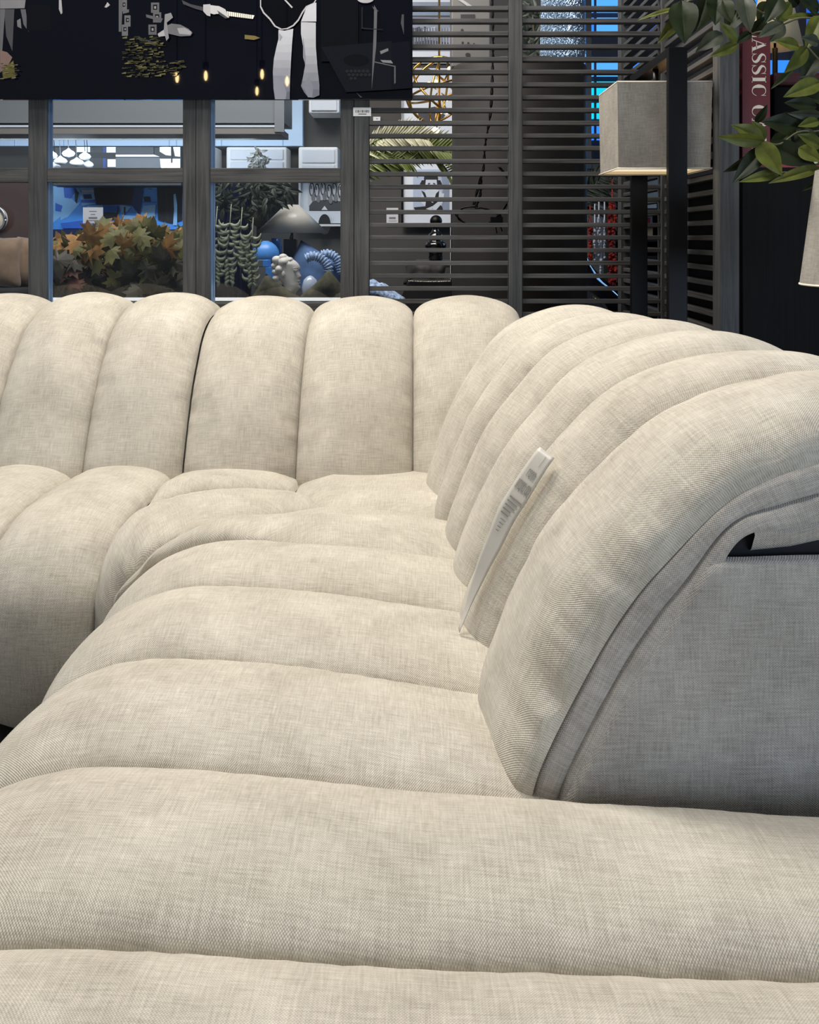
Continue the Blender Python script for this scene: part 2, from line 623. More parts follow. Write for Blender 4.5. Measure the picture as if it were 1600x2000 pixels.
c1 = offset_curve(sg, .030)
c2 = offset_curve(sg, .058)
strip(mb, sg, c1, 1.10, 1.092, .006, 1)
strip(mb, c1, c2, 1.092, 1.084, .006, 2)
# underside of the roll (third band)
top = [i for i, p in enumerate(sg) if p.x > .36]
k0 = top[0]
low = []
for j, i in enumerate(top):
    t = j/(len(top)-1)
    xx = c2[i].x
    tab = [(.30, .735), (.352, .728), (.366, .713), (.385, .706), (.43, .711), (.46, .718), (.6, .735), (.70, .72), (.8, .70)]
    zz = next((z0+(z1-z0)*(xx-x0)/(x1-x0) for (x0, z0), (x1, z1) in zip(tab, tab[1:]) if x0 <= xx <= x1), c2[i].z)
    low.append(Vector((xx + .008*math.sin(t*3), 1.084, min(zz, c2[i].z-.002))))
strip(mb, c2[k0:], low, 1.084, 1.10, .004, 3)
mb.build('end_band', SOFA_END, MR)
mb = MB()
out = [(.155,.36),(.164,.42),(.205,.495),(.25,.575),(.30,.65),(.326,.688),(.340,.702),(.38,.703),(.46,.705),(.6,.705),(.70,.69),(.76,.6),(.80,.36),(.6,.355),(.4,.355),(.25,.355),(.155,.36)]
cen = Vector((.45, 1.088, .53))
rows, uvs = [], []
oc = spline([(x, 1.088, z) for x, z in out], 80)
for r in (1, .985, .96, .9, .7, .4, .1, 0):
    row, uvr = [], []
    for p in oc:
        q = cen.lerp(p, r)
        dy = 0 if r == 1 else -.010*min(1, (1-r)/.04)**.5
        q = Vector((q.x, q.y + dy + .003*noise.noise(q*6), q.z))
        row.append(q); uvr.append((q.x, q.z))
    rows.append(row); uvs.append(uvr)
mb.grid(rows, 0, True, uvs)
mb.build('end_panel', SOFA_END, MR)
mb = MB(); mb.poly([(x-.004 if x > .3 else x+.02, 1.10, z+.0) for x, z in [(.22,.30),(.25,.45),(.32,.57),(.32,.70),(.345,.745),(.70,.745),(.72,.30)]], thick=.7)
mb.build('inner_frame', mat('gap_shade', (30, 30, 34), rough=.9), MR)  # dark colour stands in for the shade in the gap under the roll

# --- near module -----------------------------------------------------------
MN = thing('sofa_section', (0.1, 0.6, 0), 'beige channel-tufted backless sofa section nearest the viewer, filling the bottom of the photo', 'sofa')
def nseat(yr, yl, n=150):
    pts = []
    for d, z in SEAT:
        x = -.575 + d
        y = yr + (yl-yr)*(0.35-x)/0.8
        if x < -.45: y = yr + (yl-yr)*(0.8)/0.8
        pts.append((x, y, z if d < .5 else .42))
    pts = [(1.05, yr - (yl-yr)*.6, .40), (.75, yr-(yl-yr)*.4, .42)] + pts[0:]
    return spline(pts, n)
mb = MB()
sd = [(1.045, 1.145), (.812, .850), (.565, .59), (.33, .34), (.10, .10)]
for i in range(4):
    channel(mb, nseat(*sd[i], n=200), nseat(*sd[i+1], n=200), .045 if i else .047, seed=i+71, nw=70, pucker=.0016, soft=.003, flip=-1)
mb.build('seat', SOFA, MN)
mb = MB(); mb.box((-.42, .16, .06), (.95, 1.02, .26)); mb.build('base', MATS['sofa_under_fabric'], MN)
foot = mat('black_foot', (20, 20, 20), rough=.5)
for M_, ps in ((ML, [(-1.3, 2.1), (-.75, 2.1), (-1.3, 2.9), (-.75, 2.9)]), (MC, [(-.45, 2.1), (.4, 2.1), (-.45, 2.9), (.4, 2.9)]),
               (MR, [(-.45, 1.2), (.45, 1.2), (-.45, 1.85), (.45, 1.85)]), (MN, [(-.45, .15), (.9, .15), (-.45, 1.0), (.9, 1.0)])):
    for x, y in ps:
        mb = MB(); mb.lathe([(0, 0), (.022, 0), (.028, .075), (0, .075)], (x, y, 0), 16); mb.build('foot', foot, M_)
# ------------------------------------------------------------------ partitions
WD_V = wood('ebonised_wood_upright', (38, 39, 40), (84, 85, 86), 2)
WD_H = wood('ebonised_wood_rail', (36, 37, 38), (88, 88, 88), 0)
WD_Y = wood('ebonised_wood_side', (34, 35, 36), (80, 80, 80), 1)
DP = 3.22
KP = DP / F
def pxX(px, D=DP): return (px - VX) * D / F
def pyZ(py, D=DP): return EYE + (VY - py) * D / F

glass = bpy.data.materials.new('clear_glass')
glass.use_nodes = True
nt = glass.node_tree
nt.nodes.remove(nt.nodes['Principled BSDF'])
tr = nt.nodes.new('ShaderNodeBsdfTransparent'); tr.inputs[0].default_value = (.93, .96, .98, 1)
gl = nt.nodes.new('ShaderNodeBsdfGlossy'); gl.inputs['Roughness'].default_value = 0.02
fr = nt.nodes.new('ShaderNodeFresnel'); fr.inputs[0].default_value = 1.45
mxs = nt.nodes.new('ShaderNodeMixShader')
nt.links.new(fr.outputs[0], mxs.inputs[0]); nt.links.new(tr.outputs[0], mxs.inputs[1]); nt.links.new(gl.outputs[0], mxs.inputs[2])
nt.links.new(mxs.outputs[0], nt.nodes['Material Output'].inputs[0])
edge_m = mat('bevelled_glass_edge', (120, 150, 190), rough=.15, metal=.6)

def upright(x0, x1, root, z1=2.15, d0=DP, d1=DP+.05, name='post'):
    b = MB(); b.box((x0, d0, 0), (x1, d1, z1)); return b.build(name, WD_V, root, bevel=.002)

def glazed(root, posts, x_lo, x_hi):
    for a, c in posts: upright(pxX(a), pxX(c), root)
    edges = sorted([(a, c) for a, c in posts])
    bays = []
    cur = x_lo
    for a, c in edges:
        if a > cur + 8: bays.append((cur, a))
        cur = c
    if x_hi > cur + 8: bays.append((cur, x_hi))
    for a, c in bays:
        for y0, y1 in ((328, 356), (-60, -32), (592, 625)):
            b = MB(); b.box((pxX(a), DP+.003, pyZ(y1)), (pxX(c), DP+.047, pyZ(y0))); b.build('rail', WD_H, root, bevel=.0015)
        for y0, y1 in ((-32, 328), (356, 592)):
            b = MB(); b.box((pxX(a), DP+.022, pyZ(y1)), (pxX(c), DP+.026, pyZ(y0))); g = b.build('pane', glass, root)
            b = MB()
            b.box((pxX(a), DP+.012, pyZ(y1)), (pxX(a+5), DP+.021, pyZ(y0)))
            b.box((pxX(a+5.5), DP+.016, pyZ(y1)), (pxX(a+8), DP+.0215, pyZ(y0)))
            b.build('bevelled_edge', edge_m, g)

pa = thing('glazed_partition', (pxX(120), DP, 0), 'dark wood frame with glass panes at far left, above the sofa, below the musicians picture', 'partition')
glazed(pa, [(-290, -255), (55, 91), (357, 382)], -255, 382)
pb = thing('glazed_partition', (pxX(540), DP, 0), 'dark wood frame with glass panes in front of the white bust and the cone lampshade', 'partition')
glazed(pb, [(383, 410), (665, 691)], 410, 691)

def louvre(root, a, c, y_top=-90, n=31):
    b = MB()
    for i in range(n):
        y = y_top + 25.0*i - (0.004*(i-20)**2 if False else 0)
        z1 = pyZ(y); z0 = pyZ(y+8.5)
        t = random.Random(i).uniform(-.0006, .0006)
        b.box((pxX(a), DP+.008, z0+t), (pxX(c), DP+.040, z1+t))
    return b.build('slat_panel', WD_H, root, bevel=.0015)
pc = thing('slatted_screen', (pxX(1000), DP, 0), 'dark wood screen of horizontal slats directly behind the sofa corner, in two bays', 'screen')
upright(pxX(692), pxX(721), pc); upright(pxX(994), pxX(1021), pc); upright(.83, .88, pc, d0=DP, d1=DP+.05)
louvre(pc, 721, 994); louvre(pc, 1021, 1292)
pd = thing('slatted_screen', (.85, 2.9, 0), 'dark slatted screen turned sideways right of the floor lamp, beside the black cabinet', 'screen')
upright(.83, .885, pd, d0=2.60, d1=2.66)
b = MB()
for i in range(31):
    z1 = pyZ(-90 + 25.0*i); z0 = z1 - .0148
    b.box((.840, 2.66, z0), (.872, DP-.001, z1))
b.build('slat_panel', WD_Y, pd, bevel=.0015)
pe = thing('slatted_screen', (.85, 3.6, 0), 'dark slatted wood screen running back behind the floor lamp, seen through the front slats', 'screen')
upright(.83, .88, pe, d0=3.86, d1=3.92)
b = MB()
for i in range(31):
    z1 = pyZ(-90 + 25.0*i); z0 = z1 - .0148
    b.box((.840, 3.275, z0), (.872, 3.86, z1))
b.build('slat_panel', WD_Y, pe, bevel=.0015)

# white sill behind the glass
white = mat('white_paint', (232, 232, 232), rough=.5, noise_amt=.02)
b = MB(); b.box((pxX(-250), 3.30, .80), (pxX(700), 3.48, .848)); o = b.build('ledge', white)
b2 = MB(); b2.box((pxX(-250), 3.32, 0), (pxX(700), 3.46, .80)); b2.build('ledge_cabinet', mat('grey_laminate', (70, 70, 72), rough=.6), o)
tag(o, 'long white ledge just behind the glazed partitions, its edge showing between the sofa cushions', 'ledge')

# ------------------------------------------------------------------ flat artwork helper
def art_mats(cols, gloss, pre):
    return [mat('%s_ink_%d_%d_%d' % ((pre,) + tuple(c)), c, rough=.025 if gloss else .55, spec=.5, coat=0, noise_amt=.05) for c in cols]
def art(name, D, shapes, parent, gloss=False, step=.0005, pre='print', noise_amt=.05):
    """flat printed picture: coloured areas laid on a sheet at depth D"""
    cols = []
    for c, _ in shapes:
        if tuple(c) not in cols: cols.append(tuple(c))
    ms = art_mats(cols, gloss, pre)
    b = MB()
    for i, (c, pts) in enumerate(shapes):
        d = D - step*(i+1)
        b.poly([P(x, y, d) for x, y in pts], cols.index(tuple(c)))
    return b.build(name, ms, parent, fix=False)
def rect(x0, y0, x1, y1): return [(x0, y0), (x1, y0), (x1, y1), (x0, y1)]
def ell(cx, cy, rx, ry, n=18, a0=0): return [(cx+rx*math.cos(a0+2*math.pi*k/n), cy+ry*math.sin(a0+2*math.pi*k/n)) for k in range(n)]

# ------------------------------------------------------------------ large acrylic picture
DPIC = 3.185
def banded(c0, c1, pts, n=9):
    """the printed cloth fades from c0 at its top to c1 at its hem, in n tones"""
    ys = [p[1] for p in pts]; lo_, hi_ = min(ys), max(ys)
    out_ = []
    def cut(poly, y, keep_below):
        r = []
        for (ax, ay), (bx_, by_) in zip(poly, poly[1:]+poly[:1]):
            ia = (ay >= y) if keep_below else (ay <= y); ib = (by_ >= y) if keep_below else (by_ <= y)
            if ia: r.append((ax, ay))
            if ia != ib:
                t = (y-ay)/(by_-ay); r.append((ax+(bx_-ax)*t, y))
        return r
    for i in range(n):
        a_, b_ = lo_+(hi_-lo_)*i/n, lo_+(hi_-lo_)*(i+1)/n
        q = cut(cut(pts, a_, True), b_+.3, False)
        t = (i/(n-1))**1.6
        if len(q) > 2: out_.append((tuple(int(u+(v-u)*t) for u, v in zip(c0, c1)), q))
    return out_
pic = thing('wall_picture', P(260, 194, DPIC), 'large glossy dark picture of musicians in suits hung on the partition at top left', 'picture')
b = MB(); b.box((pxX(-430, DPIC), DPIC, pyZ(194, DPIC)), (pxX(806, DPIC), DPIC+.022, pyZ(-520, DPIC)))
b.build('backing_panel', mat('black_acrylic', (4, 5, 14), rough=.02, spec=.5), pic, bevel=.001)
G = lambda v: (v, v, v+4)
sh = []
rr = rnd(5)
# brick wall and trousers at far left
sh += [(G(120), [(0,0),(50,0),(48,16),(0,17)]), (G(70), [(8,18),(28,18),(24,100),(12,70)]), (G(95), [(0,18),(10,18),(4,105),(0,108)]),
       (G(88), [(40,18),(50,18),(56,62),(46,48)]), (G(105), [(33,40),(40,36),(42,56),(34,52)]), ((120,100,95), [(0,98),(14,102),(24,112),(16,128),(0,142)]),
       (G(150), [(115,0),(120,0),(122,25),(119,28),(115,18)]), (G(150), [(204,14),(210,4),(215,10),(208,15)]),
       (G(9), rect(52,10,100,60)), ((92,88,50), [(4,138),(26,118),(30,150),(6,154)])]
# piled chairs / building ornament
for x0, y0 in ((236,0),(243,30),(238,48)):
    sh += [(G(92), rect(x0,y0,x0+12,y0+22)), (G(20), rect(x0+3,y0+5,x0+9,y0+13)), (G(110), rect(x0+5,y0+7,x0+8,y0+11))]
sh += [(G(86), [(232,0),(240,0),(237,62),(232,62)]), (G(86), [(240,20),(252,18),(252,24),(240,27)])]
for x0, y0 in ((295,5),(290,48),(299,24)):
    sh += [(G(84), rect(x0,y0,x0+16,y0+20)), (G(18), rect(x0+4,y0+4,x0+12,y0+14)), (G(120), rect(x0+6,y0+7,x0+10,y0+12))]
sh += [(G(80), [(285,28),(318,36),(316,42),(286,34)]), (G(72), [(270,72),(306,84),(304,90),(271,78)])]
# grass patches
for k in range(330):
    x = rr.uniform(238, 352); y = rr.uniform(70, 150)
    if x > 315 and y < 118: continue
    if y > 112 + 0.35*(x-238) and x < 300: pass
    c = rr.choice([(76,73,46), (104,99,66), (56,56,36), (38,38,27)])
    w = rr.uniform(3, 13)
    sh.append((c, [(x,y),(x+w,y-rr.uniform(-2,3)),(x+w,y+1.4),(x,y+1.4)]))
for k in range(30):
    x = rr.uniform(0, 30); y = rr.uniform(120, 155); w = rr.uniform(4, 10)
    sh.append((rr.choice([(96,92,58),(120,112,80),(60,58,40)]), [(x,y),(x+w,y-1),(x+w,y+1.2),(x,y+1.2)]))
# legs and shoe of the seated man
sh += [(G(96), [(321,52),(335,46),(352,48),(368,56),(376,64),(372,70),(352,71),(330,66)]), (G(140), [(346,55),(360,54),(374,62),(372,68),(350,66)]),
       (G(150), [(308,66),(320,58),(323,70),(310,72)]), (G(120), [(322,28),(334,25),(338,34),(326,44),(330,74),(325,80),(320,60)])]
# hand on the keys
sh += [(G(60), [(355,0),(372,8),(398,14),(398,22),(378,16),(358,8)]), (G(160), [(397,9),(411,8),(411,32),(404,30),(397,22)]),
       (G(175), [(411,10),(428,12),(440,18),(448,34),(442,35),(432,26),(418,28),(411,26)]), (G(70), [(424,20),(436,28),(446,35),(440,36),(428,28)])]
sh += [((228,222,206), [(443,22),(497,30),(494,37),(446,31)])]
for k in range(12): sh.append(((70,66,60), [(446+4*k, 22.5+.55*k),(447+4*k, 22.6+.55*k),(447+4*k, 31+.55*k),(446+4*k, 30.8+.55*k)]))
sh += [((110,98,60), [(478,68),(498,70),(508,74),(496,78),(478,76)])]
# guitar outline
gp = [(508,0),(508,14),(514,26),(526,38),(536,52),(548,58),(562,57),(574,51),(584,40),(592,25),(600,14),(614,8),(618,0)]
outer = gp; inner = [(x + (2.2 if x < 560 else -2.2), y - (2.2 if y > 6 else 0)) for x, y in gp]
sh += [(G(165), outer), (G(4), inner), (G(170), [(555,0),(559,0),(572,14),(570,16)])]
# white trousers
sh += banded((176,178,185), (96,99,112), [(544,58),(556,60),(573,56),(571,80),(569,110),(567,150),(566,194),(537,194),(534,170),(533,140),(535,115),(540,92),(544,76)]) + [
       ((128,131,142), [(537,150),(552,160),(560,180),(558,194),(538,194),(534,172)]), ((140,143,152), [(545,64),(552,72),(546,80)]),
       ((178,180,186), [(598,16),(606,8),(618,5),(618,42),(588,42)]), ] + banded((172,174,180), (100,103,114), [(588,43),(617,44),(617,90),(620,130),(624,165),(624,186),(612,191),(602,190),(594,180),(588,168),(592,150),(596,128),(592,90),(588,66)]) + [
       ((124,127,136), [(592,70),(597,110),(597,128),(592,112)]), ((120,124,134), [(590,165),(604,150),(612,170),(610,190),(602,190)])]
# dim interior on the right of the picture
sh += [(G(9), rect(627,0,700,120)), ((17,18,24), [(628,92),(765,80),(764,175),(676,180)]), ((13,14,22), [(764,84),(800,80),(804,172),(764,175)]),
       (G(10), ell(696,118,26,12)), ((20,21,25), ell(715,140,10,8)),
       (G(90), [(731,10),(737,20),(735,90),(730,135),(726,175),(728,110),(730,60)]), (G(80), [(727,12),(740,22),(731,20)]),
       (G(110), [(742,100),(758,94),(759,99),(744,106)]), (G(120), [(743,117),(764,118),(768,124),(748,122)]), (G(90), [(732,120),(773,129),(773,131),(732,122)]), (G(84), [(770,131),(773,131),(773,162),(770,164)]),
       (G(70), [(785,28),(789,28),(789,68),(783,45)]), (G(160), ell(714,-3,17,9)), (G(30), rect(706,14,709,56)), (G(40), [(706,54),(748,57),(748,58),(706,56)]), (G(60), [(700,184),(708,190),(704,191),(696,180)])]
for k in range(14):
    sh.append(((34,34,38), ell(678 + (k % 6)*8 + 4*(k//6), 139 + 7*(k//6), 3.4, 3)))
art('printed_image', DPIC, sh, pic, gloss=True, step=.00004, pre='acrylic')

# small pendant bulbs hanging behind the viewer: they show as reflections in the picture
fil = mat('bulb_filament', (255, 214, 150), emit=22)
for i, (px, py, d) in enumerate([(346, 152, 7.0), (402, 148, 7.0), (512, 145, 7.0), (562, 160, 7.0), (502, 178, 8.0)]):
    v = P(px, py, d)
    loc = (v.x, 2*DPIC - d, v.z)
    t = thing('pendant_bulb', loc, 'bare filament bulb mirrored in the dark picture, %s' % ['furthest left', 'second from the left', 'just left of the white trousers', 'over the white trousers', 'smaller and lowest'][i], 'lamp', 'pendant bulbs mirrored in the picture')
    b = MB(); b.ball(loc, .022, 12, s=(.6, .6, 1.7)); b.build('filament', fil, t)
    b = MB(); b.lathe([(.018, .045), (.022, .06), (.02, .10), (0, .10)], loc, 12); b.tube([Vector(loc)+Vector((0, 0, .1)), Vector(loc)+Vector((0, 0, .9))], .004, 6); b.build('cord', mat('black_cord', (14, 14, 14), rough=.6), t)

# barcode label
lb = thing('barcode_label', P(707, 217, DP-.001), 'small white barcode sticker on the screen post just below the picture', 'label')
b = MB(); b.box((pxX(690), DP-.002, pyZ(227)), (pxX(725), DP-.0012, pyZ(210))); b.build('sticker', white, lb)
sh = []; x = 694; r_ = rnd(2)
while x < 721:
    w = r_.choice([.6, 1, 1.5]); sh.append(((20,20,20), rect(x, 215, x+w, 220))); x += w + r_.choice([.6, 1, 1.2])
sh.append(((90,90,90), rect(700, 222, 716, 223.6)))
art('barcode', DP-.002, sh, lb, step=.00003, pre='label')

# ------------------------------------------------------------------ floor lamp
blk = mat('matt_black_metal', (4, 4, 6), rough=.42, spec=.22)
linen = fabric('shade_linen', (104, 100, 94), (172, 168, 160), pitch=.0042, bump=.7, sheen=0, contrast=.6)
fl = thing('floor_lamp', (.71, 2.8, 0), 'floor lamp with a black metal frame and square grey linen shade behind the sofa corner', 'lamp')
b = MB(); b.box((.684, 2.575, .012), (.735, 2.60, 1.587)); b.build('front_post', blk, fl, bevel=.0015)
b = MB(); b.box((.684, 3.02, .012), (.735, 3.045, 1.587)); b.build('rear_post', blk, fl, bevel=.0015)
b = MB(); b.box((.684, 2.60, 1.562), (.735, 3.02, 1.587)); b.build('top_bar', blk, fl, bevel=.0015)
b = MB(); b.box((.62, 2.575, 0), (.80, 3.045, .012)); b.build('base', blk, fl, bevel=.0015)
b = MB(); b.tube([(.7, 2.78, 1.562), (.7, 2.78, 1.49)], .009, 10); b.tube([(.7,2.78,1.49),(.7,2.78,1.43)], .02, 12); b.build('bulb_holder', blk, fl)
def shade_box(x0, x1, y0, y1, z0, z1, root, tp=.004):
    b = MB()
    c = [(x0,y0),(x1,y0),(x1,y1),(x0,y1)]
    for i in range(4):
        (ax, ay), (bx, by) = c[i], c[(i+1) % 4]
        n = 12
        L0 = i*.4
        rows = []; uvs = []
        for j in range(9):
            t = j/8
            row = []; uvr = []
            for k in range(n+1):
                s = k/n
                x = ax+(bx-ax)*s; y = ay+(by-ay)*s
                k2 = 1 - tp*(1-t)/.13
                cx, cy = (x0+x1)/2, (y0+y1)/2
                row.append((cx+(x-cx)*k2, cy+(y-cy)*k2, z0+(z1-z0)*t)); uvr.append((L0+.27*s, (z1-z0)*t))
            rows.append(row); uvs.append(uvr)
        b.grid(rows, 0, False, uvs)
    return b
o = shade_box(.560, .826, 2.65, 2.92, 1.262, 1.508, fl).build('lamp_shade', linen, fl, merge=True)
for z in (1.262, 1.505):
    b = MB()
    for (ax, ay, bx, by) in ((.561,2.651,.825,2.651),(.825,2.651,.825,2.919),(.825,2.919,.561,2.919),(.561,2.919,.561,2.651)):
        b.tube([(ax, ay, z), (bx, by, z)], .0022, 6)
    b.build('shade_trim', mat('pale_trim', (214, 206, 192), rough=.7), o)
lining = mat('cream_lining', (238, 222, 188), rough=.8)
o = shade_box(.563, .823, 2.653, 2.917, 1.263, 1.507, fl).build('shade_lining', lining, fl, merge=True)
b = MB(); b.box((.566, 2.656, 1.272), (.820, 2.914, 1.275)); b.build('diffuser', mat('shade_diffuser', (255, 238, 208), rough=.9, emit=.5), fl)
b = MB(); b.ball((.7, 2.78, 1.405), .028, 14); b.build('bulb', mat('warm_bulb', (255, 214, 160), emit=3), fl)
# second lamp at the right edge
fl2 = thing('floor_lamp', (.945, 1.92, 0), 'round grey linen lampshade cut off by the right edge, in front of the black cabinet', 'lamp')
b = MB()
rows, uvs = [], []
for j in range(13):
    t = j/12
    r0 = .158 + (.128-.158)*t
    rows.append([(.945 + r0*math.cos(2*math.pi*k/64), 1.92 + r0*math.sin(2*math.pi*k/64), .972+.235*t) for k in range(65)])
    uvs.append([(k/64*.95, .235*t) for k in range(65)])
b.grid(rows, 0, True, uvs); o = b.build('lamp_shade', linen, fl2, merge=False)
b = MB(); b.tube([(.945 + .158*math.cos(2*math.pi*k/40), 1.92 + .158*math.sin(2*math.pi*k/40), .973) for k in range(41)], .0022, 6)
b.build('shade_trim', MATS['pale_trim'], o)
b = MB(); b.tube([(.945, 1.92, .012), (.945, 1.92, 1.19)], .009, 12); b.build('pole', blk, fl2)
b = MB(); b.lathe([(0, 0), (.11, 0), (.11, .010), (.02, .014), (0, .014)], (.945, 1.92, 0), 32); b.build('base', blk, fl2)
b = MB()
for a in (0, 120, 240): b.tube([(.945, 1.92, 1.19), (.945+.128*math.cos(R(a)), 1.92+.128*math.sin(R(a)), 1.2)], .002, 6)
b.build('shade_ring', blk, fl2)

# ------------------------------------------------------------------ black cabinet and what stands on it
cabm = wood('black_stained_oak', (5, 5, 5), (17, 16, 16), 2, rough=.6, spec=.15)
cb = thing('cabinet', (1.3, 2.8, 0), 'tall black oak cabinet at the right edge, behind the sofa, under the leafy branches', 'cabinet')
b = MB(); b.box((.887, 2.61, 0), (1.9, 3.1, 1.262)); b.build('body', cabm, cb, bevel=.002)
b = MB(); b.box((.893, 2.598, .06), (1.39, 2.609, 1.235)); b.build('door', cabm, cb, bevel=.002)
b = MB(); b.box((1.395, 2.598, .06), (1.89, 2.609, 1.235)); b.build('door', cabm, cb, bevel=.002)

DB = 2.66
bk = thing('book', (pxX(1477, DB), DB, 1.262), 'large upright red book with white serif title on its spine, standing on the black cabinet', 'book')
bx0, bx1 = pxX(1450, DB), pxX(1505, DB)
b = MB(); b.box((bx0, DB, 1.263), (bx1, DB+.006, 1.66)); b.box((bx0, DB+.006, 1.263), (bx0+.004, DB+.27, 1.66)); b.box((bx1-.004, DB+.006, 1.263), (bx1, DB+.27, 1.66))
b.build('cover', mat('red_cloth_cover', (92, 8, 14), rough=.5, noise_amt=.08, noise_scale=60), bk, bevel=.001)
b = MB(); b.box((bx0+.005, DB+.008, 1.268), (bx1-.005, DB+.262, 1.655)); b.build('pages', mat('book_paper', (225, 218, 200), rough=.8), bk)
# title letters, built in letter space (x right, y up, cap height 1) then turned to read downwards
def ribbon(pts, ws, n=26):
    c = spline([Vector((x, y, 0)) for x, y in pts], n)
    L, Rr = [], []
    for i, p in enumerate(c):
        t = c[min(i+1, n-1)] - c[max(i-1, 0)]; t.normalize()
        k = i/(n-1)*(len(ws)-1); a = int(min(k, len(ws)-2)); w = ws[a] + (ws[a+1]-ws[a])*(k-a)
        nn = Vector((-t.y, t.x, 0))*w/2
        L.append(p+nn); Rr.append(p-nn)
    return [(p.x, p.y) for p in L + Rr[::-1]]
BODY = {
 'A': (.86, [[(.05,.03),(.36,1),(.42,1),(.10,.03)], [(.30,1),(.44,1),(.80,.03),(.58,.03)], [(.17,.30),(.64,.30),(.64,.35),(.17,.35)], [(-.04,0),(.22,0),(.22,.04),(-.04,.04)], [(.50,0),(.90,0),(.90,.04),(.50,.04)]]),
 'I': (.42, [[(.09,0),(.31,0),(.31,1),(.09,1)], [(0,0),(.40,0),(.40,.04),(0,.04)], [(0,.96),(.40,.96),(.40,1),(0,1)]]),
 'S': (.66, [ribbon([(.56,.70),(.50,.90),(.30,.98),(.12,.88),(.09,.70),(.24,.55),(.42,.45),(.55,.28),(.50,.10),(.30,.02),(.12,.10),(.05,.32)], [.03,.04,.04,.08,.17,.21,.21,.17,.08,.04,.04,.03]), [(.54,.66),(.58,.66),(.58,1),(.55,1)], [(.03,0),(.06,0),(.07,.34),(.03,.34)]]),
 'C': (.82, [ribbon([(.72,.70),(.62,.90),(.42,.98),(.20,.86),(.13,.5),(.20,.14),(.42,.02),(.62,.10),(.74,.32)], [.03,.04,.05,.16,.24,.16,.05,.04,.03]), [(.70,.66),(.74,.66),(.74,1),(.71,1)]]),
 'L': (.70, [[(.09,0),(.31,0),(.31,1),(.09,1)], [(0,.96),(.42,.96),(.42,1),(0,1)], [(0,0),(.68,0),(.68,.04),(0,.04)], [(.60,.04),(.68,.04),(.68,.34),(.65,.34)]]),
 'R': (.84, [[(.09,0),(.31,0),(.31,1),(.09,1)], [(0,0),(.42,0),(.42,.04),(0,.04)], ribbon([(.05,.98),(.42,.98),(.62,.90),(.66,.74),(.58,.58),(.40,.52),(.3,.52)], [.04,.04,.14,.20,.14,.04,.04]), ribbon([(.44,.52),(.58,.40),(.64,.12),(.82,.03)], [.04,.18,.18,.03])]),
}
def word(b, text, x_left, cap, y_start, adv, D, rev=True):
    """letters read from top to bottom: their tops face right"""
    y = y_start
    for ch in text:
        if ch == ' ':
            y += adv*.42; continue
        w, polys = BODY[ch]
        for pl in polys:
            b.poly([P(x_left + cap*ly, y + adv*lx, D) for lx, ly in pl])
        y += adv*(w+.08)
b = MB()
word(b, 'CLASSIC CARS', 1469, 27.5, 24, 30.5, DB-.0008)
b.build('title', mat('title_ivory', (224, 214, 196), rough=.5), bk, fix=False)
bx = thing('storage_box', (1.12, 2.8, 1.262), 'black box with a dark red lid standing to the right of the upright red book', 'box')
b = MB(); b.box((pxX(1512, 2.8), 2.8, 1.263), (pxX(1640, 2.8), 3.05, pyZ(168, 2.8))); b.build('body', mat('black_lacquer', (5, 5, 6), rough=.7, spec=.15), bx, bevel=.004)
b = MB(); b.box((pxX(1508, 2.8), 2.79, pyZ(168, 2.8)), (pxX(1644, 2.8), 3.06, pyZ(142, 2.8))); b.build('lid', mat('dark_red_leather', (62, 12, 20), rough=.6, noise_amt=.1), bx, bevel=.01)
for y0, y1, nm in ((300, 322, 'red'), ):
    t = thing('book', (pxX(1545, 2.62), 2.62, 1.262), 'red book lying flat on the black cabinet, half hidden under the leaves', 'book')
    b = MB(); b.box((pxX(1512, 2.63), 2.63, 1.2635), (pxX(1600, 2.63), 2.785, 1.272)); b.box((pxX(1512, 2.63), 2.63, 1.290), (pxX(1600, 2.63), 2.785, 1.296)); b.box((pxX(1512, 2.63), 2.63, 1.272),(pxX(1512, 2.63)+.004, 2.785, 1.29)); b.build('cover', mat('bright_red_cover', (150, 22, 26), rough=.45), t)
    b = MB(); b.box((pxX(1515, 2.63), 2.634, 1.272), (pxX(1599, 2.63), 2.783, 1.290)); b.build('pages', MATS['book_paper'], t)

# ------------------------------------------------------------------ leafy branches
leafm = [mat('leaf_green', (88, 94, 36), rough=.45, spec=.3, noise_amt=.35, noise_scale=30), mat('leaf_deep_green', (30, 40, 13), rough=.5, spec=.3, noise_amt=.3, noise_scale=30),
         mat('leaf_grey_green', (66, 71, 56), rough=.4, spec=.4, noise_amt=.25, noise_scale=40)]
def leaf(b, base, tip, w, mi, fold=.25, curl=.15, toward=Vector((0, -1, 0)), roll=0.0):
    base, tip = Vector(base), Vector(tip)
    ax = tip-base; L = ax.length
    ax.normalize()
    side = ax.cross(toward); side.normalize()
    nrm = side.cross(ax); nrm.normalize()
    if nrm.dot(toward) < 0: nrm = -nrm
    Rm = Matrix.Rotation(roll, 3, ax)
    side = Rm @ side; nrm = Rm @ nrm
    rows = []
    n = 10
    for i in range(n+1):
        t = i/n
        ww = w*.5*(math.sin(math.pi*min(1, t**.72))**.85)*(1-.12*t) if 0 < t < 1 else .0004
        c = base + ax*L*t + nrm*(-curl*L*(t-.4)**2)
        row = []
        for k in (-1, -.55, -.08, 0, .08, .55, 1):
            up = fold*ww*abs(k) + (.0006 if abs(k) > .05 else -.0008)
            row.append(c + side*ww*k + nrm*up + nrm*.06*ww*math.sin(9*t + k*3))
        rows.append(row)
    b.grid(rows, mi, True)
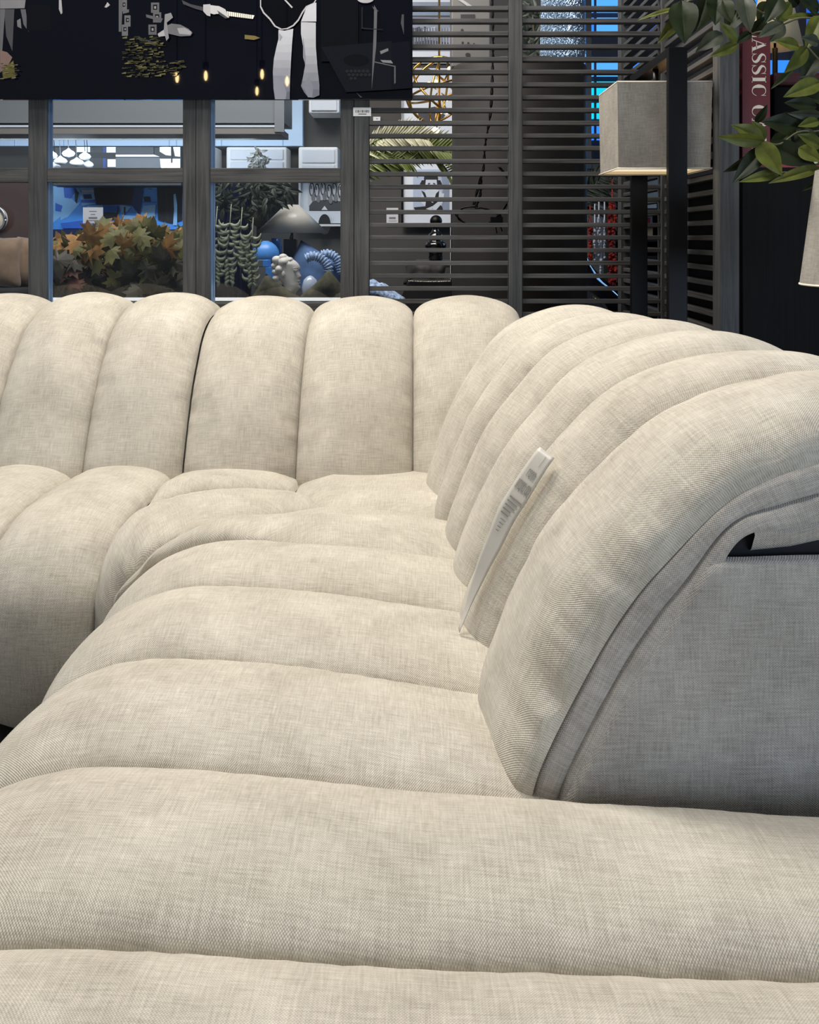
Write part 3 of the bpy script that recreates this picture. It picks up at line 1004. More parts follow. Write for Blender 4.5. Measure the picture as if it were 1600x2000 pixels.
LV = [  # base x, y, tip x, y, width, kind, depth, roll
 (1338,14,1246,36,16,0,2.20,1.1),(1335,22,1286,84,30,0,2.22,-.3),(1332,0,1338,84,60,1,2.15,.2),(1352,4,1330,70,40,1,2.18,.4),(1402,-10,1398,48,46,1,2.2,.1),(1380,-6,1362,60,44,1,2.24,-.4),(1412,0,1430,44,34,1,2.12,.5),
 (1452,-8,1466,62,40,2,2.16,.2),(1470,-6,1440,34,36,1,2.3,0),(1440,20,1420,62,40,1,2.3,.3),(1524,-8,1496,44,42,1,2.15,.2),(1546,6,1512,50,32,0,2.2,-.5),(1500,2,1482,50,34,1,2.25,.3),
 (1440,84,1407,42,26,0,2.1,.3),(1442,86,1388,110,24,0,2.12,-.2),(1412,64,1360,100,34,2,2.2,.3),(1468,64,1436,84,20,1,2.15,.2),(1470,66,1500,30,30,1,2.2,.2),(1528,46,1482,72,30,2,2.1,.5),(1530,42,1504,82,34,2,2.14,-.4),
 (1592,32,1530,34,18,0,2.2,.8),(1600,22,1560,-6,34,1,2.2,.3),(1604,30,1575,96,40,0,2.15,.2),(1562,92,1514,78,28,0,2.1,.3),(1578,92,1534,142,34,0,2.12,-.3),(1604,96,1566,160,46,1,2.16,.3),(1600,84,1566,72,26,2,2.1,.2),
 (1550,136,1507,172,16,1,2.14,.7),(1604,160,1532,188,38,0,2.1,.3),(1606,172,1560,150,30,2,2.13,.4),(1596,208,1534,200,34,1,2.08,.2),(1604,225,1540,222,24,2,2.06,-.5),(1600,236,1560,246,24,0,2.05,.4),
 (1566,250,1490,236,48,1,2.06,.2),(1492,274,1430,243,36,0,2.04,.3),(1494,276,1402,268,30,0,2.02,-.6),(1496,272,1470,236,24,0,2.06,.2),(1494,288,1432,356,38,1,2.04,.3),(1486,298,1415,337,26,1,2.07,-.5),(1482,278,1528,342,44,0,2.02,.3),
 (1500,284,1594,322,50,1,2.04,.2),(1560,288,1606,316,32,0,2.02,.2),(1524,338,1446,354,24,0,2.03,.4),(1604,326,1504,356,26,0,2.02,.4),(1558,252,1602,306,42,1,2.04,.3),(1606,262,1570,222,30,1,2.1,.2),(1540,262,1500,300,36,1,2.1,.5),(1604,286,1560,262,30,0,2.02,.2),(1606,352,1568,372,16,1,2.1,.6),
 (1610,196,1575,186,34,1,2.1,.5),(1560,10,1536,-20,36,1,2.22,.1),(1608,60,1586,20,30,1,2.2,.4),(1476,240,1500,205,20,1,2.1,.3),(1548,222,1520,252,30,1,2.12,.1)]
ft = thing('leafy_branch', (1.30, 2.75, 1.262), 'leafy green branches reaching in from the right edge, in front of the red book', 'plant')
b = MB()
for x0, y0, x1, y1, w, k, d, ro in LV:
    A_, B_ = P(x0, y0, d), P(x1, y1, d-.02)
    leaf(b, A_, B_, w*d/F, k, roll=ro*.7)
b.build('foliage', leafm, ft, fix=False)
b = MB()
vz = Vector((1.30, 2.75, 1.60))
for pl, d in (([(1640,20),(1600,34),(1560,36),(1530,48),(1505,58),(1470,66),(1450,82),(1438,84)],2.15), ([(1530,48),(1480,20),(1420,-8),(1345,2),(1335,20)],2.18),
              ([(1640,240),(1600,256),(1560,258),(1522,282),(1492,276)],2.03), ([(1492,276),(1486,290)],2.03), ([(1640,150),(1604,120),(1578,92)],2.12), ([(1640,330),(1600,320),(1560,334),(1524,338)],2.03)):
    pts = [P(x, y, d) for x, y in pl]
    b.tube(spline(pts, 20), .0022, 6)
for e, d in (((1640, 20), 2.15), ((1640, 240), 2.03), ((1640, 150), 2.12), ((1640, 330), 2.03)):
    b.tube(spline([P(e[0], e[1], d), P(e[0], e[1], d).lerp(vz, .5) + Vector((0, 0, .08)), vz, Vector((1.30, 2.75, 1.45))], 20), .003, 6)
b.build('stem', mat('twig', (84, 80, 58), rough=.7), ft)
b = MB(); b.lathe([(0, 0), (.05, 0), (.085, .08), (.09, .16), (.055, .26), (.045, .30), (.05, .31), (.04, .30), (.04, .2)], (1.30, 2.75, 1.264), 32); b.build('vase', mat('dark_vase', (30, 30, 34), rough=.2), ft)
# ------------------------------------------------------------------ behind the partitions
m_dark = mat('dark_console', (34, 32, 31), rough=.5, noise_amt=.1)
def table(name, x0, x1, y0, y1, z, label, cat='table', m=None, legs=True):
    m = m or m_dark
    t = thing(name, ((x0+x1)/2, (y0+y1)/2, 0), label, cat)
    b = MB(); b.box((x0, y0, z-.03), (x1, y1, z)); b.build('tabletop', m, t, bevel=.002)
    for x in (x0+.04, x1-.04):
        for y in (y0+.04, y1-.04):
            b = MB(); b.box((x-.02, y-.02, 0), (x+.02, y+.02, z-.03)); b.build('leg', m, t)
    return t
TZ = .70
table('console_table', -2.2, -.95, 3.65, 4.45, TZ, 'long dark console table behind the left glazed partition, carrying the autumn-leaved plant')
table('console_table', -.90, -.30, 3.65, 4.62, TZ, 'dark console table behind the middle glazed partition, under the white bust and cone lamp')

# maple-leaved plant
mp = [mat('maple_ochre', (138, 98, 46), rough=.7, noise_amt=.3, noise_scale=40), mat('maple_olive', (84, 80, 34), rough=.7, noise_amt=.35, noise_scale=30),
      mat('maple_dark', (46, 40, 24), rough=.6, noise_amt=.4, noise_scale=30), mat('maple_cream', (190, 178, 146), rough=.5, noise_amt=.15), mat('maple_russet', (84, 46, 32), rough=.6, noise_amt=.3)]
MAPLE = [(0,-.5),(.06,-.18),(.30,-.34),(.28,-.18),(.52,-.10),(.40,.02),(.50,.20),(.28,.14),(.22,.24),(.14,.18),(.12,.36),(0,.56)]
MAPLE = MAPLE + [(-x, y) for x, y in MAPLE[-2:0:-1]]
def maple(b, c, s, n, spin, mi):
    n = Vector(n).normalized()
    x = n.cross(Vector((0, 0, 1))); x.normalize(); y = n.cross(x)
    a, d = x*math.cos(spin)+y*math.sin(spin), y*math.cos(spin)-x*math.sin(spin)
    cv = c + n*.0
    pts = [c + a*px*s + d*py*s - n*s*.35*(px*px+py*py) for px, py in MAPLE]
    N_ = len(pts)
    b.add([cv + n*s*.05] + pts, [(0, i+1, (i+1) % N_ + 1) for i in range(N_)], mi, False)
pl = thing('potted_plant', P(240, 600, 4.05), 'bushy potted plant with ochre and olive maple-shaped leaves behind the left glass pane', 'plant')
b = MB(); r_ = rnd(8)
c0 = P(235, 505, 4.05)
for k in range(430):
    px, py = r_.uniform(88, 370), r_.uniform(438, 580)
    t = (px-88)/282
    top = 452 + 22*math.sin(t*9) - 14*(t > .6)
    if px < 120: top += 30
    if py < top: py = top + r_.uniform(0, 60)
    d = 4.05 + r_.uniform(-.22, .25)
    h = (py-450)/130
    if h > .55 and r_.random() < .35: continue
    if h < .35: mi = r_.choice([0,0,0,1,1,1,0,0])
    elif h < .65: mi = r_.choice([1,1,0,2,2,4,3,4])
    else: mi = r_.choice([2,2,1,2,4,2])
    maple(b, P(px, py, d), r_.uniform(.085, .145), (r_.uniform(-.6,.6), -1, r_.uniform(-.3,.9)), r_.uniform(0, 6.3), mi)
b.build('foliage', mp, pl, fix=False)
b = MB(); base = P(258, 612, 4.05)
for k in range(16):
    e = P(r_.uniform(110, 350), r_.uniform(460, 540), 4.05 + r_.uniform(-.15, .15))
    b.tube(spline([base + Vector((0, 0, -.0)), base.lerp(e, .5) + Vector((0, 0, .05)), e], 10), .003, 5)
b.build('stem', mat('russet_twig', (84, 46, 34), rough=.7), pl)
b = MB(); pz = TZ+.002; px_ = base.x
b.lathe([(0, 0), (.036, 0), (.050, .145), (.054, .15), (.054, .16), (.044, .16), (.042, .13), (0, .13)], (px_, 4.05, pz), 28)
b.build('pot', mat('black_ribbed_pot', (32, 32, 34), rough=.35), pl)

# price card on stand
def card(px0, py0, px1, py1, D, label, foot_z, lines, slant=0):
    t = thing('price_card', P((px0+px1)/2, py1, D), label, 'sign')
    b = MB(); a, c = P(px0, py1, D), P(px1, py0, D)
    b.box((a.x, D, a.z), (c.x, D+.003, c.z)); b.build('card', mat('card_white', (214, 214, 220), rough=.6), t)
    art('print', D, [((120,120,126), rect(x0, y0, x1, y1)) for x0, y0, x1, y1 in lines], t, step=.0002, pre='card')
    if foot_z is not None:
        b = MB(); xm = (a.x+c.x)/2; b.tube([(xm, D+.006, foot_z), (xm, D+.006, a.z+.02)], .004, 8); b.lathe([(0, 0), (.035, 0), (.03, .008), (0, .008)], (xm, D+.006, foot_z), 20); b.build('stand', mat('steel', (150, 150, 155), rough=.3, metal=1), t)
    return t
card(162, 405, 201, 436, 4.3, 'small white price card standing above the ochre leaves of the potted plant', TZ+.001,
     [(174,412,189,413.5),(177,418,186,419.5),(173,424,190,427),(170,430,193,431)])
card(755, 406, 778, 439, 5.98, 'small white price card pinned to the grey wall left of the framed portrait', None,
     [(762,411,772,413),(760,416,773,417),(760,424,773,428),(759,431,775,432)])
card(729, 228, 743, 236, 5.98, 'tiny white label on the grey wall beneath the wall picture, seen through the top slats', None, [(735,231,738,233)])

# blue lounge view, with an added picture standing in for it
bp_ = thing('framed_picture', P(225, 460, 5.96), 'stand-in picture for a bright blue lounge view with sofas and armchair, above the potted plant', 'picture')
b = MB(); a, c = P(60, 470, 5.96), P(372, 345, 5.96); b.box((a.x, 5.96, a.z), (c.x, 5.985, c.z)); b.build('frame', mat('thin_dark_frame', (24, 26, 34), rough=.4), bp_)
B1, B2, B3, B4, DK = (84,164,255), (150,205,255), (54,112,220), (30,58,120), (14,16,26)
sh = [(B1, rect(62,347,371,468)),
      (B2, [(95,358),(150,358),(158,375),(120,395),(96,380)]), (B3, [(96,352),(124,352),(130,366),(112,366)]), (B2, [(97,380),(128,376),(150,398),(122,420),(97,440)]), (B3, [(108,396),(122,402),(120,414),(108,412)]),
      (B2, [(120,408),(158,394),(152,402),(132,424),(118,430)]), (B3, [(124,366),(146,362),(150,372),(138,388),(126,386)]), (DK, [(146,368),(154,376),(150,398),(146,392)]),
      (B2, rect(156,358,184,370)), (B4, rect(160,360,176,366)), (B2, [(155,376),(186,374),(186,398),(160,402)]), (B4, [(162,380),(178,379),(180,388),(164,389)]), (B3, rect(158,390,186,396)),
      ((220,214,216), [(158,371),(200,370),(202,374),(162,376)]), (B2, [(200,372),(220,375),(202,378)]),
      (B4, [(182,357),(278,357),(280,376),(276,400),(272,420),(258,402),(242,400),(188,400),(184,380)]), (DK, [(184,357),(262,357),(260,380),(256,399),(190,400),(184,380)]),
      (B4, [(280,360),(294,362),(296,370),(282,368)]), (DK, [(280,384),(292,384),(294,394),(282,395)]), (B3, rect(278,394,308,396.5)), (B2, rect(284,362,306,368)),
      (B2, [(170,402),(200,400),(206,408),(200,420),(172,420)]), (B3, [(200,402),(232,404),(236,412),(202,414)]), (DK, [(202,414),(232,416),(230,428),(202,430)]), (B2, [(234,400),(256,404),(248,414),(236,416)]),
      (DK, rect(229,402,231,440)), (DK, rect(242,404,245,446)), (B3, [(118,436),(166,430),(166,446),(122,446)]), (B2, [(238,420),(240,440),(300,445),(304,400),(280,402),(274,422)]), (B3, [(206,430),(230,432),(230,436),(206,436)]),
      (DK, [(306,357),(356,357),(356,430),(334,436),(309,430)]), (B2, [(339,380),(343,378),(346,400),(346,440),(338,440),(340,410)]), ((30,30,40), [(322,357),(326,357),(330,430),(324,430)]), ((16,40,90), rect(62,448,371,468))]
art('printed_image', 5.96, sh, bp_, step=.0004, pre='blue')
# dark sideboard under it
sbm = mat('umber_sideboard', (58, 44, 34), rough=.6, noise_amt=.2)
sb = thing('sideboard', P(225, 700, 5.6), 'dark brown sideboard against the rear wall behind the potted plant', 'cabinet')
b = MB(); b.box((pxX(50, 5.4), 5.4, 0), (pxX(372, 5.4), 5.9, pyZ(470, 5.4))); b.build('body', sbm, sb, bevel=.004)
for i in range(3):
    x0 = pxX(52+107*i, 5.4); x1 = pxX(52+107*i+104, 5.4)
    b = MB(); b.box((x0, 5.385, .1), (x1, 5.399, pyZ(478, 5.4))); d_ = b.build('door', sbm, sb, bevel=.002)
    b = MB(); b.ball(((x0+x1)/2, 5.377, .75), .012, 10); b.build('knob', mat('brass', (190, 150, 80), rough=.3, metal=1), d_)

# left pane: brown panel, clock, cushions
t = thing('leather_screen', P(20, 460, 5.3), 'tall brown leather panel on the rear wall at the far left', 'panel')
b = MB(); a, c = P(-230, 640, 5.3), P(56, 352, 5.3)
b.box((a.x, 5.3, 0), (c.x, 5.36, c.z)); b.build('panel', mat('brown_leather', (66, 44, 38), rough=.45, noise_amt=.25, noise_scale=4), t)
ck = thing('wall_clock', P(-14, 428, 5.25), 'round clock with pale dial and thin metal rim at the left edge of the photo', 'clock')
cc = P(-15, 428, 5.26); rc = 26*5.26/F
b = MB(); b.tube([cc + Vector((0, .03, 0)), cc], rc, 40); b.build('dial', mat('clock_dial', (222, 212, 190), rough=.5), ck)
b = MB(); b.tube([cc + Vector((rc*math.cos(a*math.pi/24), -.005, rc*math.sin(a*math.pi/24))) for a in range(49)], .008, 8); b.build('rim', MATS['steel'], ck)
b = MB(); b.tube([cc + Vector((0, -.006, 0)), cc + Vector((.02, -.006, .055))], .002, 6); b.tube([cc + Vector((0, -.006, 0)), cc + Vector((.04, -.006, -.02))], .002, 6); b.build('hand', blk, ck)
def cushion(name, c, w, h, t, m, label, parent_cat='cushion', rot=0, group=None, tilt=0):
    o = thing(name, c, label, parent_cat, group)
    b = MB(); n = 16
    for s in (-1, 1):
        rows = []
        for i in range(n+1):
            row = []
            for j in range(n+1):
                u, v = 2*i/n-1, 2*j/n-1
                e = (max(0, 1-abs(u)**3.5)*max(0, 1-abs(v)**3.5))**.55
                pin = 1 - .06*(1-abs(u))*abs(v)**2 - .06*(1-abs(v))*abs(u)**2
                q = Vector((u*w/2*pin, -s*t/2*e - .004*noise.noise(Vector((u*3, v*3, s+w)))*e, v*h/2*pin))
                q = Matrix.Rotation(rot, 3, 'Y') @ q
                q = Matrix.Rotation(tilt, 3, 'X') @ q
                row.append(q + Vector(c))
            rows.append(row)
        b.grid(rows, 0, True)
    b.build('cover', m, o, merge=True)
    return o
tan = mat('tan_velvet', (128, 104, 82), rough=.8, noise_amt=.15, sheen=.4)
t = thing('back_sofa', P(-60, 600, 4.7), 'low dark bench behind the far left pane, holding tan cushions', 'bench')
b = MB(); b.box((pxX(-230, 4.7), 4.5, 0), (pxX(62, 4.7), 5.2, pyZ(562, 4.7)-.0)); b.build('seat', mat('black_fabric', (26, 25, 26), rough=.9), t, bevel=.02)
for i, (px, w, m, lb_) in enumerate([(8, 78, tan, 'tan cushion standing upright behind the far left pane, nearest the left edge'), (62, 60, tan, 'tan cushion half hidden by the window post behind the far left pane'),
                                ]):
    c = P(px-4, 512, 4.75 + .06*i)
    cushion('cushion', c, w*4.75/F, 100*4.75/F, .14, m, lb_, rot=.04)
cushion('cushion', P(38, 524, 4.95), 40*4.9/F, 84*4.9/F, .12, mat('grey_blue_linen', (148, 152, 162), rough=.8, noise_amt=.1), 'pale grey-blue cushion showing in the gap between the two tan cushions', rot=.02)

# upper panes : metal canopy, pale band, white panels
cn = thing('light_canopy', P(250, 262, 5.0), 'long grey metal canopy with a bright channel edge, hung high behind the glass panes', 'canopy')
mg = mat('brushed_grey_metal', (122, 125, 130), rough=.4, metal=.3)
a = P(-260, 262, 5.0); c = P(556, 120, 5.0)
b = MB(); b.box((a.x, 5.0, P(0,240,5.0).z), (c.x, 5.3, c.z)); b.build('fascia', mat('canopy_fascia', (104, 108, 112), rough=.5), cn)
b = MB(); b.box((a.x, 4.985, P(0,249,5.0).z), (c.x, 5.0, P(0,245,5.0).z)); b.build('channel_lip', mat('bright_steel', (224, 230, 240), rough=.25, metal=.4), cn)
b = MB(); b.box((a.x, 4.99, a.z), (c.x-.02, 5.3, P(0,250,5.0).z)); b.build('soffit', mat('canopy_soffit', (112, 108, 104), rough=.6), cn)
b = MB(); b.box((c.x-.05, 4.98, a.z+.01), (c.x, 5.0, c.z)); b.build('end_bracket', mg, cn)
for px in (-200, 420):
    b = MB(); b.box((P(px,0,5.1).x, 5.1, c.z), (P(px,0,5.1).x+.03, 5.13, 3.4)); b.build('hanger', mg, cn)
t = thing('wall_panel', P(300, 285, 5.9), 'pale blue band panel on the rear wall just below the metal canopy', 'panel')
b = MB(); a, c = P(-240, 285, 5.92), P(591, 130, 5.92); b.box((a.x, 5.92, a.z), (c.x, 5.99, c.z)); b.build('panel', mat('pale_blue_paint', (176, 200, 226), rough=.5), t)
art('joint', 5.92, [((120,150,190), rect(x, 262, x+1.2, 285)) for x in (28, 98, 124, 330, 344, 432, 552)] + [((224,232,240), rect(x, 263, x+1, 285)) for x in (30, 103, 420)], t, pre='panel')
def panelled(px0, py0, px1, py1, D, label, inner):
    t = thing('wall_cupboard', P((px0+px1)/2, py1, D), label, 'cupboard')
    a, c = P(px0, py1, D), P(px1, py0, D)
    b = MB(); b.box((a.x, D, a.z), (c.x, 5.995, c.z)); b.build('body', white, t, bevel=.01)
    for x0, y0, x1, y1 in inner:
        a, c = P(x0, y1, D-.012), P(x1, y0, D-.012)
        b = MB(); b.box((a.x, D-.012, a.z), (c.x, D-.0005, c.z)); b.build('door', mat('cupboard_door', (212, 216, 224), rough=.4), t, bevel=.004)
    return t
panelled(442, 287, 560, 396, 5.8, 'white wall cupboard with panelled doors behind the middle pane, above the cone lampshade', [(450,292,553,312),(450,316,553,392)])
panelled(583, 287, 660, 352, 5.8, 'white wall cupboard beside the window post, to the right of the dark gap', [(590,292,654,318),(590,322,654,348)])
panelled(603, 160, 663, 221, 5.75, 'small white wall cupboard directly below the right end of the lounge picture', [(608,166,658,216)])
panelled(395, 287, 421, 336, 5.8, 'narrow white wall cupboard next to the double window post', [(399,292,417,330)])
# white and dark shapes across the upper left panes: shelf of glass birds
st = thing('wall_shelf', P(220, 328, 5.5), 'shelf wall of black and white niches across the upper left panes', 'shelf')
b = MB(); a, c = P(92, 345, 5.6), P(352, 287, 5.6); b.box((a.x, 5.62, a.z-.05), (c.x, 5.9, c.z)); b.build('backboard', mat('shelf_charcoal', (52, 52, 54), rough=.6), st)
b = MB(); b.box((a.x, 5.5, P(0,334,5.5).z), (c.x, 5.62, P(0,329,5.5).z)); b.build('shelf_board', white, st)
art('niche', 5.62, [((236,238,240), rect(150,287,176,297)), ((40,40,44), rect(182,287,200,328)), ((30,60,120), rect(201,287,207,328)), ((226,230,236), rect(208,287,226,298)), ((20,20,22), rect(150,298,226,309)), ((226,230,236), rect(210,311,228,326)),
   ((238,238,240), [(226,302),(300,302),(312,306),(226,306)]), ((240,240,242), [(312,287),(334,287),(334,304),(324,303),(312,296)]), ((232,234,236), [(300,310),(352,310),(352,328),(315,328)]), ((12,12,14), rect(334,287,337,318)), ((236,236,238), [(338,287),(352,287),(352,306),(342,305)]),
   ((90,92,96), [(226,308),(312,308),(314,328),(226,328)]), ((60,62,66), rect(226,287,300,301))], st, pre='niche')
bird = mat('white_glass', (238, 240, 244), rough=.12, coat=.5)
r_ = rnd(4)
for k, (px, py, w) in enumerate([(101, 304, 13), (118, 315, 16), (134, 300, 15), (150, 318, 17), (166, 306, 14), (108, 324, 12), (172, 322, 13)]):
    D = 5.3 + .02*k
    t = thing('glass_ornament', P(px, py, D), 'white blown-glass drop, %s of the cluster hanging at upper left behind the glass' % ['topmost left', 'upper middle', 'top centre', 'large lower', 'upper right', 'bottom left', 'bottom right'][k], 'ornament', 'hanging white glass drops')
    b = MB(); c = P(px, py, D); b.lathe([(0, -.022), (.022, -.014), (.03, .0), (.024, .012), (.01, .022), (.004, .03), (0, .03)], c, 16, sx=w/12)
    b.build('glass_drop', bird, t)
    b = MB(); b.tube([c + Vector((0, 0, .028)), c + Vector((-.03, 0, .5)), c + Vector((-.05, 0, 1.6))], .0022, 5); b.build('wire', MATS['steel'], t)
# small tree in the upper middle pane
sg = mat('silver_sage', (120, 118, 112), rough=.6, noise_amt=.3); dgl = mat('dark_foliage', (40, 48, 38), rough=.6, noise_amt=.5, noise_scale=30)
def sprays(b, cx, cy, rx, ry, D, n, s, mi, r_, tri=False, dd=.1, down=False):
    for k in range(n):
        u, v = r_.uniform(-1, 1), r_.uniform(-1, 1)
        if tri and abs(u) > (v+1)/2: continue
        if not tri and u*u+v*v > 1: continue
        c = P(cx+u*rx, cy+v*ry, D + r_.uniform(-dd, dd))
        a = r_.uniform(0, 6.3)
        d = Vector((math.cos(a), r_.uniform(-.4, .4), (-abs(math.sin(a)) if down else math.sin(a))))
        leaf(b, c, c + d*s*r_.uniform(.7, 1.3), s*.42, mi, fold=.2, curl=.3)
t = thing('feathery_plant', P(506, 400, 5.4), 'small silvery cone-shaped plant in front of the white wall cupboard', 'plant')
b = MB(); sprays(b, 504, 308, 26, 26, 5.4, 130, .04, 0, rnd(3), tri=True); b.build('foliage', sg, t, fix=False)
b = MB(); q_ = P(506, 402, 5.4); b.tube([P(504, 290, 5.4), P(505, 345, 5.4), q_], .004, 6); b.build('stem', MATS['twig'], t)
b = MB(); b.lathe([(0, 0), (.06, 0), (.02, .02), (.014, q_.z-.12), (.05, q_.z-.10), (.055, q_.z), (0, q_.z)], (q_.x, 5.4, .001), 20); b.build('stand', m_dark, t)

# dark hanging greenery and its tall urn
ur = thing('hanging_plant', P(450, 430, 4.3), 'dark feathery greenery spilling from the top left corner of the middle pane', 'plant')
b = MB(); r_ = rnd(9)
sprays(b, 470, 380, 70, 42, 4.3, 420, .05, 0, r_, dd=.15, down=True); sprays(b, 535, 372, 28, 22, 4.3, 120, .06, 0, r_, dd=.1, down=True); sprays(b, 455, 420, 36, 30, 4.35, 160, .035, 1, r_, down=True)
b.build('foliage', [dgl, mat('grey_olive', (88, 92, 80), rough=.6, noise_amt=.4, noise_scale=30)], ur, fix=False)
b = MB(); vz = P(452, 400, 4.3)
for k in range(12): b.tube(spline([vz, P(r_.uniform(420, 540), r_.uniform(350, 400), 4.3), P(r_.uniform(415, 560), r_.uniform(390, 440), 4.3)], 8), .0022, 5)
b.build('stem', MATS['twig'], ur)
navy = mat('navy_glaze', (14, 22, 52), rough=.18, coat=.4)
b = MB(); b.lathe([(0, 0), (.07, 0), (.09, .1), (.095, .35), (.085, .52), (.06, .60), (.05, .63), (.055, .65), (.04, .65), (.04, .55)], (vz.x, 4.3, TZ+.002), 36); b.build('urn', navy, ur)
# jade-vine strands
gv = mat('sage_claw', (134, 140, 116), rough=.55, noise_amt=.25, noise_scale=40)
def claws(px, y0, y1, D, seed):
    b = MB(); r_ = rnd(seed)
    y = y0
    ctr = []
    while y < y1:
        c = P(px + 4*math.sin(y*.06+seed), y, D); ctr.append(c)
        for s in (-1, 1):
            sz = .030*r_.uniform(.8, 1.3)
            pts = [c, c + Vector((s*sz*.55, -.01, -sz*.35)), c + Vector((s*sz*1.05, -.012, -sz*.15)), c + Vector((s*sz*1.25, -.01, sz*.45))]
            b.tube(spline(pts, 8), [.002, .0062, .0085, .0092, .008, .006, .0036, .001], 6)
        y += r_.uniform(11, 15)
    # woven tail
    for k in range(6):
        c = P(px + 4*math.sin(y*.06+seed), y1 - 34 + k*8, D)
        for s in (-1, 1): b.tube(spline([c, c + Vector((s*.014, -.01, -.012)), c + Vector((s*.010, -.01, -.03))], 6), [.003, .0085, .0095, .008, .005, .001], 6)
    b.tube([ctr[0] + Vector((0, .03, .08))] + ctr + [P(px, y1+6, D)], .0018, 5)
    return b
for px, y0, y1, lb_ in ((425, 440, 540, 'pale green claw-flowered strand hanging nearest the double window post'), (446, 436, 540, 'pale green claw-flowered strand, second from the double window post'),
                   (474, 442, 505, 'pale green claw-flowered strand beside the navy urn, shorter than its neighbours'), (490, 462, 545, 'pale green claw-flowered strand hanging just left of the blue vase')):
    D = 3.95
    t = thing('hanging_vine', P(px, y1, D), lb_, 'plant', 'claw-flowered strands')
    b = claws(px, y0, y1, D, px)
    b.build('flower_strand', gv, t)
    b = MB(); b.tube(spline([P(px, y0, D) + Vector((0, .03, .08)), P(px, y0-30, D+.2), P(452, 404, 4.28)], 8), .002, 5); b.build('stem', MATS['twig'], t)

# cone lamp
def cone_lamp(px0, px1, ptop0, ptop1, ytop, ybot, D, foot, label, shade_m, base_m, rbase=.035, name='table_lamp'):
    c = P((px0+px1)/2, ybot, D); ct = P((ptop0+ptop1)/2, ytop, D)
    r1 = (px1-px0)/2*D/F; r0 = (ptop1-ptop0)/2*D/F; h = ct.z-c.z
    t = thing(name, (c.x, D, foot), label, 'lamp')
    b = MB(); b.lathe([(r1, 0), (r0, h)], c, 56); b.lathe([(r0-.003, h), (r1-.004, .001)], c, 56); b.lathe([(r1-.004, .001), (r1, 0)], c, 56); b.lathe([(r0, h), (r0-.003, h)], c, 56); s = b.build('lamp_shade', shade_m, t, merge=True)
    b = MB(); b.tube([(c.x, D, c.z-.03), (c.x, D, ct.z-.02)], .006, 8)
    for a in (0, 120, 240): b.tube([(c.x, D, ct.z-.006), (c.x+(r0-.002)*math.cos(R(a)), D+(r0-.002)*math.sin(R(a)), ct.z-.006)], .0018, 5)
    b.build('shade_ring', blk, t)
    return t, c
t, c = cone_lamp(500, 641, 563, 589, 400, 455, 4.45, TZ, 'table lamp with a wide pale grey cone shade and dark base, above the white bust', mat('satin_shade', (188, 182, 172), rough=.35, coat=.25), None)
b = MB(); x = pxX(568, 4.45); zt = P(0, 467, 4.45).z
b.box((x-.03, 4.42, TZ+.001), (x+.03, 4.48, zt)); b.tube([(x, 4.45, zt), (c.x, 4.45, c.z-.01)], .008, 10); b.build('base', mat('dark_marble', (30, 30, 34), rough=.25), t, bevel=.004)

# blue round vase, boxes, blue vase behind
bl = mat('sky_blue_glaze', (84, 148, 222), rough=.35)
t = thing('vase', P(522, 600, 4.2), 'round sky-blue ceramic vase to the left of the white bust', 'vase')
c = P(519, 0, 4.2); r0 = 27*4.2/F
zc = P(0, 500, 4.2).z; hh = zc - TZ
b = MB(); b.lathe([(0, 0), (.03, 0)] + [(r0*math.cos(a), hh - .0 + r0*1.05*math.sin(a)) for a in [math.pi*(-.42 + .84*k/14) for k in range(15)]] + [(.015, hh+r0*1.06), (.014, hh+r0*.9)], (c.x, 4.2, TZ+.002), 36); b.lathe([(.03, 0), (.024, hh*.4), (.02, hh-r0*.95)], (c.x, 4.2, TZ+.002), 20); b.build('body', bl, t)
t = thing('vase', P(543, 600, 4.6), 'tall ribbed blue glass vase behind the round blue vase', 'vase')
c = P(539, 0, 4.5); b = MB(); zt = P(0, 466, 4.5).z - TZ
b.lathe([(0, 0), (.03, 0), (.032, zt*.5), (.027, zt*.9), (.022, zt), (.018, zt), (.02, zt*.9)], (c.x, 4.5, TZ+.002), 10); b.build('body', mat('blue_glass', (50, 130, 230), rough=.08), t)
for i, (x0, y0, x1, y1, m, lb_) in enumerate([(505,508,520,521,'grey','grey half of the upper small box in front of the round blue vase'),(506,522,530,534,'blue','small blue gift box at the bottom of the two beside the bust')]):
    D = 4.02
    t = thing('gift_box', P(x0, y1, D), ['small blue and grey box stacked on top of another, left of the white bust', 'small blue and grey box under the other one, left of the white bust'][i], 'box')
    a, c = P(x0-3, y1, D), P(x1+4, y0, D)
    if i == 1: a.z = TZ+.001
    b = MB(); b.box((a.x, D, a.z), ((a.x+c.x)/2, D+.07, c.z)); b.build('body', mat('box_grey', (110, 110, 112), rough=.6), t, bevel=.001)
    b = MB(); b.box(((a.x+c.x)/2+.0003, D, a.z), (c.x, D+.07, c.z)); b.build('sleeve', mat('box_blue', (72, 150, 240), rough=.5), t, bevel=.001)

# bust, a woman's head in profile looking right
bm_ = mat('plaster_white', (214, 208, 200), rough=.55, noise_amt=.04)
t = thing('bust', P(565, 600, 3.95), 'white plaster bust of a woman\'s head in profile, facing right, in the middle pane', 'sculpture')
D = 3.95
prof = [(552,579,9),(554,572,10),(556,564,11),(560,556,13),(563,549,17),(565,543,21),(566,537,23),(566,531,24),(565,525,24),(562,519,24),(558,513,22),(554,508,19),(550,503,14),(547,500,5)]
